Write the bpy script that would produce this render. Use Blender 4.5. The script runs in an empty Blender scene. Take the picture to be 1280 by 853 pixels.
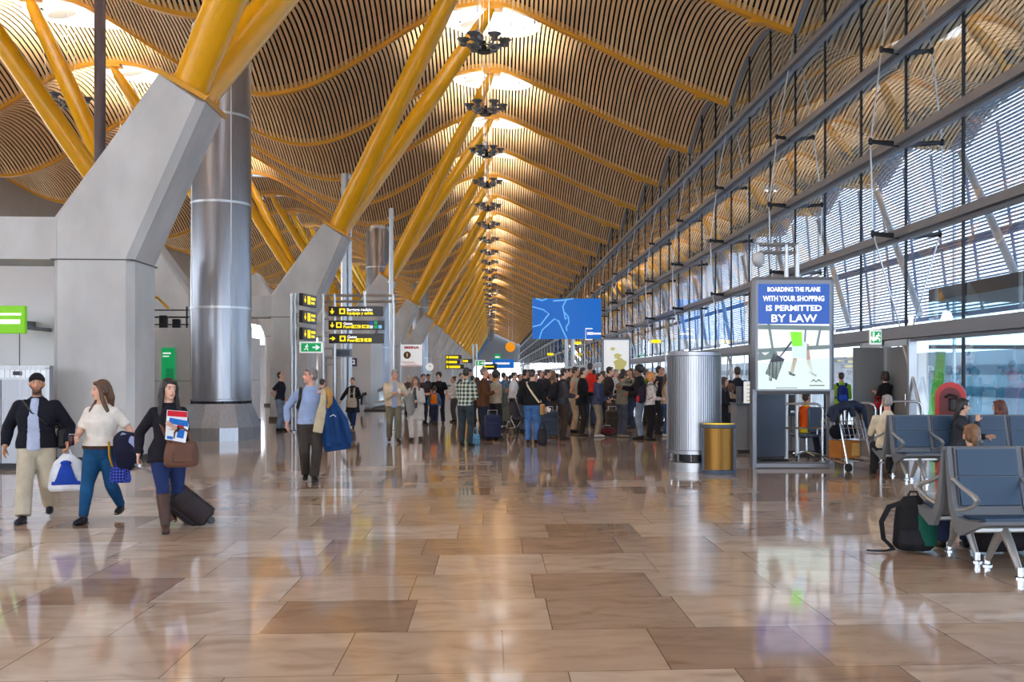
import bpy, bmesh, math, random
from mathutils import Vector, Matrix
random.seed(7)
scene = bpy.context.scene
COL = scene.collection
PI = math.pi
V = Vector
# ------------------------------------------------------------------ camera model
H, F, TH = 1.65, 1228.0, math.atan(0.06)
CS, SN = math.cos(TH), math.sin(TH)
VPX, VPY = 615.0, 470.0
X0 = VPX + F * math.tan(TH)
def W(px, py, zc):
    l = (px - X0) * zc / F
    return V((l * CS + zc * SN, zc * CS - l * SN, H + (VPY - py) * zc / F))
def G(px, py):
    p = W(px, py, H * F / (py - VPY)); p.z = 0
    return p
cam_d = bpy.data.cameras.new('camera'); cam = bpy.data.objects.new('camera', cam_d); COL.objects.link(cam)
cam_d.sensor_width = 36; cam_d.lens = 36 * F / 1280
cam_d.shift_x = (640 - X0) / 1280; cam_d.shift_y = (VPY - 426.5) / 1280
cam_d.clip_end = 3000; cam_d.clip_start = 0.05
cam.location = (0, 0, H); cam.rotation_euler = (PI / 2, 0, -TH)
scene.camera = cam
vs = scene.view_settings
vs.view_transform = 'Standard'; vs.look = 'None'; vs.gamma = 1; vs.use_curve_mapping = False
# ------------------------------------------------------------------ materials
def C(r, g, b):
    return tuple(((c / 255) / 12.92 if c / 255 <= 0.04045 else ((c / 255 + 0.055) / 1.055) ** 2.4) for c in (r, g, b)) + (1,)
def newmat(name):
    m = bpy.data.materials.new(name); m.use_nodes = True
    return m, m.node_tree.nodes, m.node_tree.links, m.node_tree.nodes['Principled BSDF']
def mat(name, col, rough=0.5, metal=0.0, noise=0.0, nscale=8, bump=0.0, bscale=60, spec=0.5, emit=0, stretch=(1, 1, 1)):
    m, N, L, b = newmat(name)
    b.inputs['Base Color'].default_value = col; b.inputs['Roughness'].default_value = rough
    b.inputs['Metallic'].default_value = metal; b.inputs['Specular IOR Level'].default_value = spec
    tc = N.new('ShaderNodeTexCoord'); mp = N.new('ShaderNodeMapping'); mp.inputs['Scale'].default_value = stretch
    L.new(tc.outputs['Object'], mp.inputs['Vector'])
    if noise:
        n = N.new('ShaderNodeTexNoise'); n.inputs['Scale'].default_value = nscale; n.inputs['Detail'].default_value = 6
        L.new(mp.outputs[0], n.inputs['Vector'])
        r = N.new('ShaderNodeValToRGB'); r.color_ramp.elements[0].position = .3; r.color_ramp.elements[1].position = .7
        r.color_ramp.elements[0].color = tuple(c * (1 - noise) for c in col[:3]) + (1,)
        r.color_ramp.elements[1].color = tuple(min(1, c * (1 + noise)) for c in col[:3]) + (1,)
        L.new(n.outputs['Fac'], r.inputs['Fac']); L.new(r.outputs['Color'], b.inputs['Base Color'])
    if bump:
        n2 = N.new('ShaderNodeTexNoise'); n2.inputs['Scale'].default_value = bscale; n2.inputs['Detail'].default_value = 3
        L.new(mp.outputs[0], n2.inputs['Vector'])
        bp = N.new('ShaderNodeBump'); bp.inputs['Strength'].default_value = bump; bp.inputs['Distance'].default_value = .02
        L.new(n2.outputs['Fac'], bp.inputs['Height']); L.new(bp.outputs[0], b.inputs['Normal'])
    if emit:
        b.inputs['Emission Color'].default_value = col; b.inputs['Emission Strength'].default_value = emit
    return m
def glassmat(name, tint, fac, rough=0.0, ior=1.5):
    m, N, L, b = newmat(name); N.remove(b)
    out = N['Material Output']
    t = N.new('ShaderNodeBsdfTransparent'); t.inputs['Color'].default_value = tint
    g = N.new('ShaderNodeBsdfGlossy'); g.inputs['Roughness'].default_value = rough
    lw = N.new('ShaderNodeLayerWeight'); lw.inputs['Blend'].default_value = .5
    pw = N.new('ShaderNodeMath'); pw.operation = 'POWER'; pw.inputs[1].default_value = 4.5; L.new(lw.outputs['Facing'], pw.inputs[0])
    ad = N.new('ShaderNodeMath'); ad.operation = 'ADD'; ad.use_clamp = True; ad.inputs[1].default_value = fac
    mx = N.new('ShaderNodeMixShader')
    L.new(pw.outputs[0], ad.inputs[0]); L.new(ad.outputs[0], mx.inputs[0]); L.new(t.outputs[0], mx.inputs[1]); L.new(g.outputs[0], mx.inputs[2])
    L.new(mx.outputs[0], out.inputs['Surface'])
    return m
M = {}
M['yellow'] = mat('yellow_paint', C(232, 170, 10), .28, noise=.06, nscale=1.5, spec=.6)
M['beam_yellow'] = mat('beam_paint', C(214, 152, 30), .4)
M['green'] = mat('green_paint', C(20, 120, 70), .3); M['blue_strut'] = mat('blue_paint', C(10, 70, 140), .3)
M['concrete'] = mat('concrete', C(192, 194, 194), .55, noise=.16, nscale=1.1, bump=.12, bscale=30, stretch=(1, 1, .5))
M['steel'] = mat('brushed_steel', C(168, 170, 174), .38, metal=1, noise=.1, nscale=30, stretch=(1, 1, .08))
M['steel_dark'] = mat('dull_steel_cladding', C(150, 152, 158), .32, metal=.95, noise=.08, nscale=6, stretch=(6, 6, .25))
M['chrome'] = mat('polished_steel', C(205, 207, 210), .14, metal=1)
M['alu'] = mat('satin_aluminium', C(190, 193, 196), .35, metal=.9)
M['grey_metal'] = mat('grey_painted_metal', C(112, 116, 124), .4, metal=.3)
M['rail'] = mat('facade_rail_paint', C(128, 132, 140), .38, metal=.4)
M['dark'] = mat('dark_metal', C(34, 35, 40), .4, metal=.4)
M['pole'] = mat('brown_grey_pole', C(92, 80, 84), .4, metal=.3)
M['black'] = mat('black_plastic', C(18, 18, 20), .4)
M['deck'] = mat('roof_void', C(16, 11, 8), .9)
M['white'] = mat('white_panel', C(236, 238, 240), .35)
M['offwhite'] = mat('pale_grey_panel', C(208, 210, 212), .45, noise=.04, nscale=.8)
M['skywhite'] = mat('white_reflector', C(240, 242, 244), .4)
M['greypanel'] = mat('grey_laminate', C(122, 126, 130), .4)
M['bluegrey'] = mat('blue_grey_panel', C(66, 78, 96), .4)
M['glass'] = glassmat('facade_glass', (.60, .69, .78, 1), .30)
M['clear'] = glassmat('clear_glass', (.93, .96, .96, 1), .02)
M['teal'] = glassmat('blue_green_glass', (.66, .82, .88, 1), .10)
M['skypane'] = glassmat('skylight_glass', (.95, .96, .97, 1), .0)
M['louvre'] = mat('grey_blue_louvre', C(120, 132, 150), .5)
M['bluebrace'] = mat('blue_grey_brace', C(90, 112, 150), .5)
M['apron'] = mat('apron_concrete', C(128, 130, 132), .8, noise=.1, nscale=.1)
M['gold'] = mat('bronze_panel', C(112, 80, 34), .34, metal=.85, noise=.1, nscale=40, stretch=(1, 1, .05))
M['goldtop'] = mat('gold_lid', C(226, 184, 40), .3, metal=.5)
M['red'] = mat('red_plastic', C(200, 20, 26), .35)
M['orange'] = mat('orange_disc', C(238, 150, 10), .5, emit=.4)
M['signblack'] = mat('sign_black', C(40, 30, 28), .4)
M['signyellow'] = mat('sign_yellow', C(250, 225, 20), .5, emit=.55)
M['signwhite'] = mat('sign_white', C(245, 245, 245), .5, emit=.45)
M['signgreen'] = mat('sign_green', C(10, 160, 90), .5, emit=.35)
M['signblue'] = mat('sign_blue', C(20, 60, 150), .5, emit=.5)
M['limegreen'] = mat('lime_sign', C(110, 180, 20), .5, emit=.35)
M['screenblue'] = mat('screen_blue', C(14, 100, 190), .4, emit=.42)
M['screenline'] = mat('screen_line', C(110, 180, 230), .4, emit=.45)
M['posterblue'] = mat('poster_blue', C(12, 78, 168), .3, emit=.3)
M['postwhite'] = mat('poster_white', C(238, 240, 240), .4, emit=.3)
M['seat'] = mat('grey_blue_upholstery', C(46, 70, 96), .42, bump=.1, bscale=140)
M['seatshell'] = mat('grey_seat_shell', C(112, 116, 122), .4)
M['armgrey'] = mat('cast_aluminium', C(186, 188, 188), .35, metal=.6)
M['skirting'] = mat('dark_skirting', C(70, 66, 62), .5)
M['lamp_warm'] = mat('lamp_glow', (1, .78, .45, 1), .5, emit=6)

def bamboo():
    m, N, L, b = newmat('bamboo_slats')
    tc = N.new('ShaderNodeTexCoord'); mp = N.new('ShaderNodeMapping'); mp.inputs['Scale'].default_value = (5.3, .35, 1)
    L.new(tc.outputs['Object'], mp.inputs['Vector'])
    n = N.new('ShaderNodeTexNoise'); n.inputs['Scale'].default_value = 1.0; n.inputs['Detail'].default_value = 4
    L.new(mp.outputs[0], n.inputs['Vector'])
    r = N.new('ShaderNodeValToRGB'); r.color_ramp.elements[0].position = .3; r.color_ramp.elements[1].position = .72
    r.color_ramp.elements[0].color = C(204, 166, 122); r.color_ramp.elements[1].color = C(238, 206, 162)
    L.new(n.outputs['Fac'], r.inputs['Fac']); L.new(r.outputs['Color'], b.inputs['Base Color'])
    b.inputs['Roughness'].default_value = .5
    return m
M['bamboo'] = bamboo()

def floormat():
    m, N, L, b = newmat('polished_travertine')
    def math_(op, a=None, bb=None, clamp=False):
        n = N.new('ShaderNodeMath'); n.operation = op; n.use_clamp = clamp
        for i, x in enumerate((a, bb)):
            if x is None: continue
            if isinstance(x, (int, float)): n.inputs[i].default_value = x
            else: L.new(x, n.inputs[i])
        return n.outputs[0]
    tc = N.new('ShaderNodeTexCoord'); sp = N.new('ShaderNodeSeparateXYZ'); L.new(tc.outputs['Object'], sp.inputs[0])
    y = math_('DIVIDE', math_('SUBTRACT', sp.outputs['Y'], .03), .905); row = math_('FLOOR', y); fy = math_('FRACT', y)
    off = N.new('ShaderNodeTexWhiteNoise'); off.noise_dimensions = '1D'; L.new(row, off.inputs['W'])
    x = math_('DIVIDE', math_('ADD', sp.outputs['X'], math_('MULTIPLY', off.outputs['Value'], .95)), .94)
    col = math_('FLOOR', x); fx = math_('FRACT', x)
    cv = N.new('ShaderNodeCombineXYZ'); L.new(row, cv.inputs[0]); L.new(col, cv.inputs[1])
    wn = N.new('ShaderNodeTexWhiteNoise'); wn.noise_dimensions = '3D'; L.new(cv.outputs[0], wn.inputs['Vector'])
    tint = N.new('ShaderNodeValToRGB'); e = tint.color_ramp.elements
    e[0].position = 0; e[0].color = C(172, 142, 118); e[1].position = 1; e[1].color = C(232, 216, 200)
    k = e.new(.35); k.color = C(200, 172, 146); k = e.new(.75); k.color = C(216, 192, 168)
    L.new(wn.outputs['Value'], tint.inputs['Fac'])
    # veins: stretched noise, offset per tile
    mp = N.new('ShaderNodeVectorMath'); mp.operation = 'MULTIPLY_ADD'; mp.inputs[1].default_value = (31, 17, 5)
    L.new(wn.outputs['Color'], mp.inputs[0]); L.new(tc.outputs['Object'], mp.inputs[2])
    ms = N.new('ShaderNodeMapping'); ms.inputs['Scale'].default_value = (1.4, 3.0, 1); L.new(mp.outputs[0], ms.inputs['Vector'])
    nz = N.new('ShaderNodeTexNoise'); nz.inputs['Scale'].default_value = 1.6; nz.inputs['Detail'].default_value = 8; nz.inputs['Distortion'].default_value = .8
    L.new(ms.outputs[0], nz.inputs['Vector'])
    vr = N.new('ShaderNodeValToRGB'); e = vr.color_ramp.elements
    e[0].position = .3; e[0].color = (.40, .32, .27, 1); e[1].position = .62; e[1].color = (1, 1, 1, 1); k = e.new(.45); k.color = (.80, .74, .70, 1)
    L.new(nz.outputs['Fac'], vr.inputs['Fac'])
    mu = N.new('ShaderNodeMix'); mu.data_type = 'RGBA'; mu.blend_type = 'MULTIPLY'; mu.inputs[0].default_value = .5
    L.new(tint.outputs['Color'], mu.inputs[6]); L.new(vr.outputs['Color'], mu.inputs[7])
    # joints
    jx = math_('LESS_THAN', fx, .008); jy = math_('LESS_THAN', fy, .008); j = math_('MAXIMUM', jx, jy)
    mj = N.new('ShaderNodeMix'); mj.data_type = 'RGBA'; mj.inputs[7].default_value = C(92, 70, 54)
    L.new(math_('MULTIPLY', j, .75), mj.inputs[0]); L.new(mu.outputs[2], mj.inputs[6]); L.new(mj.outputs[2], b.inputs['Base Color'])
    n3 = N.new('ShaderNodeTexNoise'); n3.inputs['Scale'].default_value = 2.2; n3.inputs['Detail'].default_value = 4; L.new(tc.outputs['Object'], n3.inputs['Vector'])
    rr = N.new('ShaderNodeMapRange'); rr.inputs['To Min'].default_value = .03; rr.inputs['To Max'].default_value = .10; L.new(n3.outputs['Fac'], rr.inputs['Value'])
    L.new(rr.outputs[0], b.inputs['Roughness'])
    # each slab lies a hair off level
    bp = N.new('ShaderNodeBump'); bp.inputs['Strength'].default_value = .02; bp.inputs['Distance'].default_value = .01
    n4 = N.new('ShaderNodeTexNoise'); n4.inputs['Scale'].default_value = 3.0; L.new(mp.outputs[0], n4.inputs['Vector'])
    L.new(n4.outputs['Fac'], bp.inputs['Height']); L.new(bp.outputs[0], b.inputs['Normal'])
    b.inputs['Specular IOR Level'].default_value = .5; b.inputs['IOR'].default_value = 1.75
    return m
M['floor'] = floormat()

# ------------------------------------------------------------------ object helpers
def link(o, parent=None):
    COL.objects.link(o)
    if parent: o.parent = parent
    return o
def tag(o, label=None, cat=None, group=None, kind=None):
    if label: o['label'] = label
    if cat: o['category'] = cat
    if group: o['group'] = group
    if kind: o['kind'] = kind
    return o
def empty(name, loc=(0, 0, 0), rz=0.0, label=None, cat=None, group=None, kind=None):
    o = bpy.data.objects.new(name, None); o.empty_display_size = .2
    o.location = loc; o.rotation_euler = (0, 0, rz)
    link(o); return tag(o, label, cat, group, kind)
def copy_tree(o, loc=None, rz=None, parent=None, label=None, skip=()):
    c = o.copy(); COL.objects.link(c)
    if parent: c.parent = parent
    if loc is not None: c.location = loc
    if rz is not None: c.rotation_euler = (0, 0, rz)
    if label: c['label'] = label
    for ch in o.children:
        copy_tree(ch, parent=c)
    return c
class MB:
    def __init__(s): s.v = []; s.f = []; s.m = []; s.mi = 0
    def add(s, vs_, fs):
        b = len(s.v); s.v.extend([tuple(v) for v in vs_])
        for f in fs: s.f.append(tuple(i + b for i in f)); s.m.append(s.mi)
        return s
    def box(s, lo, hi):
        (a, b, c), (d, e, f) = lo, hi
        return s.add([(a, b, c), (d, b, c), (d, e, c), (a, e, c), (a, b, f), (d, b, f), (d, e, f), (a, e, f)],
                     [(0, 3, 2, 1), (4, 5, 6, 7), (0, 1, 5, 4), (1, 2, 6, 5), (2, 3, 7, 6), (3, 0, 4, 7)])
    def cbox(s, c, size, R=None):
        h = V(size) / 2; R = R or Matrix.Identity(3)
        pts = [V(c) + R @ V((x * h.x, y * h.y, z * h.z)) for z in (-1, 1) for (x, y) in ((-1, -1), (1, -1), (1, 1), (-1, 1))]
        return s.add(pts, [(0, 3, 2, 1), (4, 5, 6, 7), (0, 1, 5, 4), (1, 2, 6, 5), (2, 3, 7, 6), (3, 0, 4, 7)])
    def rbox(s, c, size, r=.01, R=None, axis='z'):
        # box with rounded vertical (axis) edges and softened rims
        hx, hy, hz = (x / 2 for x in size); R = R or Matrix.Identity(3)
        if axis == 'y': hx, hy, hz = hx, hz, hy
        if axis == 'x': hx, hy, hz = hz, hy, hx
        r = min(r, hx * .98, hy * .98, hz * .98); ring = []
        for qx, qy, a0 in ((1, 1, 0), (-1, 1, 90), (-1, -1, 180), (1, -1, 270)):
            for k in range(4):
                a = math.radians(a0 + 30 * k); ring.append((qx * (hx - r), qy * (hy - r), math.cos(a), math.sin(a)))
        rows = []
        for z, rr in ((-hz, .35 * r), (-hz + r * .6, r), (hz - r * .6, r), (hz, .35 * r)):
            rows.append([V((x + rr * ca, y + rr * sa, z)) for x, y, ca, sa in ring])
        P = []
        for rw in rows:
            for p in rw:
                if axis == 'y': p = V((p.x, -p.z, p.y))
                if axis == 'x': p = V((p.z, p.y, -p.x))
                P.append(V(c) + R @ p)
        n = len(ring); fs = [tuple(range(n))[::-1], tuple(range(3 * n, 4 * n))]
        for k in range(3):
            for i in range(n):
                j = (i + 1) % n; fs.append((k * n + i, k * n + j, (k + 1) * n + j, (k + 1) * n + i))
        return s.add(P, fs)
    def tube(s, pts, radii, n=10, hint=None, cap=True, closed=False):
        pts = [V(p) for p in pts]; K = len(pts)
        if not isinstance(radii, (list, tuple)): radii = [radii] * K
        rings = []; u = None
        for i, p in enumerate(pts):
            if closed: d = pts[(i + 1) % K] - pts[i - 1]
            else: d = (pts[min(i + 1, K - 1)] - pts[max(i - 1, 0)])
            if d.length < 1e-9: d = V((0, 0, 1))
            d.normalize()
            if u is None:
                h = V(hint) if hint is not None else (V((1, 0, 0)) if abs(d.x) < .8 else V((0, 1, 0)))
                u = h - d * h.dot(d)
                if u.length < 1e-6: h = V((0, 1, 0)); u = h - d * h.dot(d)
            else: u = u - d * u.dot(d)
            u.normalize(); w = d.cross(u)
            ru, rw = radii[i] if isinstance(radii[i], (tuple, list)) else (radii[i], radii[i])
            rings += [p + u * (ru * math.cos(2 * PI * k / n)) + w * (rw * math.sin(2 * PI * k / n)) for k in range(n)]
        fs = []
        for i in range(K if closed else K - 1):
            a = i * n; b = ((i + 1) % K) * n
            for k in range(n):
                j = (k + 1) % n; fs.append((a + k, a + j, b + j, b + k))
        if cap and not closed:
            fs.append(tuple(range(n))[::-1]); fs.append(tuple(range((K - 1) * n, K * n)))
        return s.add(rings, fs)
    def lathe(s, prof, c=(0, 0, 0), n=32, sx=1, sy=1, cap=True):
        P = []
        for r, z in prof:
            P += [V(c) + V((r * sx * math.cos(2 * PI * k / n), r * sy * math.sin(2 * PI * k / n), z)) for k in range(n)]
        fs = []
        for i in range(len(prof) - 1):
            for k in range(n):
                j = (k + 1) % n; fs.append((i * n + k, i * n + j, (i + 1) * n + j, (i + 1) * n + k))
        if cap: fs.append(tuple(range(n))[::-1]); fs.append(tuple(range((len(prof) - 1) * n, len(prof) * n)))
        return s.add(P, fs)
    def ball(s, c, r, R=None, n=14, m=9):
        if not isinstance(r, (tuple, list, Vector)): r = (r, r, r)
        R = R or Matrix.Identity(3); c = V(c)
        P = [c + R @ V((0, 0, -r[2]))]
        for i in range(1, m):
            a = -PI / 2 + PI * i / m
            P += [c + R @ V((r[0] * math.cos(a) * math.cos(2 * PI * k / n), r[1] * math.cos(a) * math.sin(2 * PI * k / n), r[2] * math.sin(a))) for k in range(n)]
        P.append(c + R @ V((0, 0, r[2]))); fs = []
        for k in range(n): fs.append((0, 1 + (k + 1) % n, 1 + k))
        for i in range(m - 2):
            for k in range(n):
                j = (k + 1) % n; a = 1 + i * n; fs.append((a + k, a + j, a + n + j, a + n + k))
        a = 1 + (m - 2) * n; t = len(P) - 1
        for k in range(n): fs.append((a + k, a + (k + 1) % n, t))
        return s.add(P, fs)
    def prism(s, poly, d0, d1, plane='xz'):
        n = len(poly)
        def pt(a, b, d): return {'xz': (a, d, b), 'xy': (a, b, d), 'yz': (d, a, b)}[plane]
        P = [pt(a, b, d0) for a, b in poly] + [pt(a, b, d1) for a, b in poly]
        return s.add(P, [tuple(range(n)), tuple(range(n, 2 * n))[::-1]] + [(i, n + i, n + (i + 1) % n, (i + 1) % n) for i in range(n)])
    def mesh(s, name, mats, smooth=False, fix=True):
        me = bpy.data.meshes.new(name); me.from_pydata(s.v, [], s.f)
        if not isinstance(mats, (list, tuple)): mats = [mats]
        for m in mats: me.materials.append(m)
        if len(mats) > 1: me.polygons.foreach_set('material_index', s.m)
        if fix:
            bm = bmesh.new(); bm.from_mesh(me); bmesh.ops.recalc_face_normals(bm, faces=bm.faces); bm.to_mesh(me); bm.free()
        if smooth:
            me.polygons.foreach_set('use_smooth', [True] * len(me.polygons))
            try: me.set_sharp_from_angle(angle=math.radians(38))
            except Exception: pass
        me.update(); return me
    def build(s, name, mats, parent=None, smooth=True, fix=True, label=None):
        o = bpy.data.objects.new(name, s.mesh(name, mats, smooth, fix)); link(o, parent)
        if label: o['label'] = label
        return o
def text_mb(txt, size, extrude=.004, bold=0.0, align='CENTER', spacing=1.0):
    cu = bpy.data.curves.new('t', 'FONT'); cu.body = txt; cu.size = size; cu.extrude = extrude; cu.offset = bold; cu.align_x = align; cu.align_y = 'CENTER'; cu.space_character = spacing
    cu.resolution_u = 2
    o = bpy.data.objects.new('t', cu); COL.objects.link(o)
    dg = bpy.context.evaluated_depsgraph_get(); me = bpy.data.meshes.new_from_object(o.evaluated_get(dg))
    vs_ = [v.co.copy() for v in me.vertices]; fs = [tuple(p.vertices) for p in me.polygons]
    bpy.data.objects.remove(o); bpy.data.curves.remove(cu); bpy.data.meshes.remove(me)
    return vs_, fs
def add_text(mb, txt, size, c, right, up, extrude=.004, bold=0.0, width=None, align='CENTER'):
    vs_, fs = text_mb(txt, size, extrude, bold, align)
    if not vs_: return
    k = 1.0
    if width:
        xs = [v.x for v in vs_]; k = width / max(1e-6, max(xs) - min(xs))
    r = V(right).normalized(); u = V(up).normalized(); n = r.cross(u)
    mb.add([V(c) + r * (v.x * k) + u * v.y + n * v.z for v in vs_], fs)
ORD = ['first', 'second', 'third', 'fourth', 'fifth', 'sixth', 'seventh', 'eighth', 'ninth', 'tenth', 'eleventh', 'twelfth', 'thirteenth', 'fourteenth', 'fifteenth', 'sixteenth', 'seventeenth', 'eighteenth', 'nineteenth', 'twentieth',
       'twenty-first', 'twenty-second', 'twenty-third', 'twenty-fourth', 'twenty-fifth', 'twenty-sixth', 'twenty-seventh', 'twenty-eighth', 'twenty-ninth', 'thirtieth', 'thirty-first', 'thirty-second', 'thirty-third', 'thirty-fourth', 'thirty-fifth', 'thirty-sixth', 'thirty-seventh', 'thirty-eighth', 'thirty-ninth', 'fortieth', 'forty-first', 'forty-second']
# ================================================================== PEOPLE
import numpy as np
PENDING = []
def skinmat():
    m, N, L, b = newmat('skin_and_features')
    a = N.new('ShaderNodeVertexColor'); a.layer_name = 'tone'; L.new(a.outputs['Color'], b.inputs['Base Color'])
    b.inputs['Roughness'].default_value = .5
    b.inputs['Subsurface Weight'].default_value = 0.0
    return m
M['skin'] = skinmat()
FAB = {}
def fabric(col, pat=None, col2=None, rough=.85):
    key = (col, pat, col2, rough)
    if key in FAB: return FAB[key]
    m, N, L, b = newmat('fabric'); b.inputs['Roughness'].default_value = rough; b.inputs['Specular IOR Level'].default_value = .25
    tc = N.new('ShaderNodeTexCoord'); c = C(*col)
    def ramp(src, lo, hi, p0, p1, const=False):
        r = N.new('ShaderNodeValToRGB'); r.color_ramp.elements[0].position = p0; r.color_ramp.elements[1].position = p1
        r.color_ramp.elements[0].color = lo; r.color_ramp.elements[1].color = hi
        if const: r.color_ramp.interpolation = 'CONSTANT'
        L.new(src, r.inputs['Fac']); return r.outputs['Color']
    if pat == 'plaid':
        c2 = C(*col2)
        def wav(d, s):
            w = N.new('ShaderNodeTexWave'); w.bands_direction = d; w.inputs['Scale'].default_value = s; w.inputs['Distortion'].default_value = 0
            L.new(tc.outputs['Object'], w.inputs['Vector']); return w.outputs['Fac']
        ad = N.new('ShaderNodeMath'); ad.operation = 'ADD'; L.new(wav('X', 3.4), ad.inputs[0]); L.new(wav('Z', 3.4), ad.inputs[1])
        hf = N.new('ShaderNodeMath'); hf.operation = 'MULTIPLY'; hf.inputs[1].default_value = .5; L.new(ad.outputs[0], hf.inputs[0])
        L.new(ramp(hf.outputs[0], c2, c, .25, .75), b.inputs['Base Color'])
    elif pat == 'spots':
        v = N.new('ShaderNodeTexVoronoi'); v.inputs['Scale'].default_value = 26; L.new(tc.outputs['Object'], v.inputs['Vector'])
        L.new(ramp(v.outputs['Distance'], C(*col2), c, .25, .4), b.inputs['Base Color'])
    elif pat == 'quilt':
        ck = N.new('ShaderNodeTexChecker'); mp = N.new('ShaderNodeMapping'); mp.inputs['Rotation'].default_value = (0, PI / 4, 0); L.new(tc.outputs['Object'], mp.inputs['Vector']); L.new(mp.outputs[0], ck.inputs['Vector'])
        ck.inputs['Scale'].default_value = 42; ck.inputs['Color1'].default_value = c; ck.inputs['Color2'].default_value = C(*col2); L.new(ck.outputs['Color'], b.inputs['Base Color'])
    else:
        n = N.new('ShaderNodeTexNoise'); n.inputs['Scale'].default_value = 7 if pat != 'denim' else 5; n.inputs['Detail'].default_value = 5; L.new(tc.outputs['Object'], n.inputs['Vector'])
        k = .28 if pat == 'denim' else .14
        L.new(ramp(n.outputs['Fac'], tuple(x * (1 - k) for x in c[:3]) + (1,), tuple(min(1, x * (1 + k)) for x in c[:3]) + (1,), .3, .7), b.inputs['Base Color'])
    n2 = N.new('ShaderNodeTexNoise'); n2.inputs['Scale'].default_value = 9; n2.inputs['Detail'].default_value = 3; n2.inputs['Distortion'].default_value = .6
    mp2 = N.new('ShaderNodeMapping'); mp2.inputs['Scale'].default_value = (1, 1, .55); L.new(tc.outputs['Object'], mp2.inputs['Vector']); L.new(mp2.outputs[0], n2.inputs['Vector'])
    bp = N.new('ShaderNodeBump'); bp.inputs['Strength'].default_value = .55; bp.inputs['Distance'].default_value = .035
    L.new(n2.outputs['Fac'], bp.inputs['Height']); L.new(bp.outputs[0], b.inputs['Normal'])
    FAB[key] = m; return m
def hairmat(col):
    key = ('hair', col)
    if key in FAB: return FAB[key]
    m = mat('hair', C(*col), .45, noise=.35, nscale=40, bump=.5, bscale=70, stretch=(1, 1, .25)); FAB[key] = m; return m
def remeshed(mb, name, mats, parent, voxel, smooth=4, paint=None, sf=.5):
    me = bpy.data.meshes.new(name); me.from_pydata(mb.v, [], mb.f)
    o = bpy.data.objects.new(name, me); link(o, parent)
    bm = bmesh.new(); bm.from_mesh(me); bmesh.ops.recalc_face_normals(bm, faces=bm.faces); bm.to_mesh(me); bm.free()
    md = o.modifiers.new('r', 'REMESH'); md.mode = 'VOXEL'; md.voxel_size = voxel
    if smooth:
        sm = o.modifiers.new('s', 'SMOOTH'); sm.iterations = smooth; sm.factor = sf
    PENDING.append((o, mats, paint)); return o
def finish_people():
    dg = bpy.context.evaluated_depsgraph_get(); done = []
    for o, mats, paint in PENDING:
        done.append((o, bpy.data.meshes.new_from_object(o.evaluated_get(dg)), mats, paint))
    for o, me, mats, paint in done:
        old = o.data; o.modifiers.clear(); o.data = me; bpy.data.meshes.remove(old)
        me.materials.clear(); me.materials.append(mats)
        me.polygons.foreach_set('use_smooth', [True] * len(me.polygons))
        if paint:
            n = len(me.vertices); co = np.empty(n * 3, dtype=np.float32); me.vertices.foreach_get('co', co); co = co.reshape(n, 3)
            col = paint(co); at = me.color_attributes.new('tone', 'FLOAT_COLOR', 'POINT'); at.data.foreach_set('color', col.astype(np.float32).ravel())
    PENDING.clear()
def ik(a, t, l1, l2, hint):
    d = t - a; L_ = min(d.length, .998 * (l1 + l2)); dn = d.normalized()
    x = (l1 * l1 - l2 * l2 + L_ * L_) / (2 * L_); hh = math.sqrt(max(0, l1 * l1 - x * x))
    p = V(hint) - dn * V(hint).dot(dn)
    if p.length < 1e-5: p = V((0, -1, 0))
    p.normalize()
    return a + dn * x + p * hh, a + dn * L_
def lerp(a, b, t): return a + (b - a) * t
SKIN = {'fair': (226, 178, 152), 'tan': (200, 146, 112), 'brown': (150, 102, 74), 'pink': (222, 160, 136)}
# wrist targets for the person's own left (+x); mirrored for the other side, for a 1.75 m figure
ARM = {'down': (.27, -.03, .86), 'front': (.09, -.27, 1.07), 'cross': (-.06, -.22, 1.20), 'phone': (.10, -.17, 1.45), 'camera': (.08, -.28, 1.52), 'pocket': (.22, -.06, .95),
       'back': (.25, .2, .90), 'fwd': (.25, -.26, .93), 'hold': (.20, -.30, 1.15), 'strap': (.13, -.14, 1.33), 'out': (.42, -.02, .95), 'lap': (.12, -.33, .72), 'behind': (.05, .17, 1.0), 'hug': (.0, -.25, 1.15), 'chin': (.06, -.19, 1.40), 'pointup': (.35, -.5, 1.45)}
LEG = {'stand': ((.10, .0, 0), (-.10, .02, 0)), 'wide': ((.15, -.03, 0), (-.14, .03, 0)), 'walkL': ((.08, -.30, 0), (-.08, .30, .07)), 'walkR': ((.08, .30, .07), (-.08, -.30, 0)),
       'stepL': ((.08, -.16, 0), (-.08, .16, .03)), 'stepR': ((.08, .16, .03), (-.08, -.16, 0)), 'sit': ((.12, -.46, 0), (-.12, -.44, 0)), 'lean': ((.12, .0, 0), (-.08, -.14, 0))}
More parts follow.
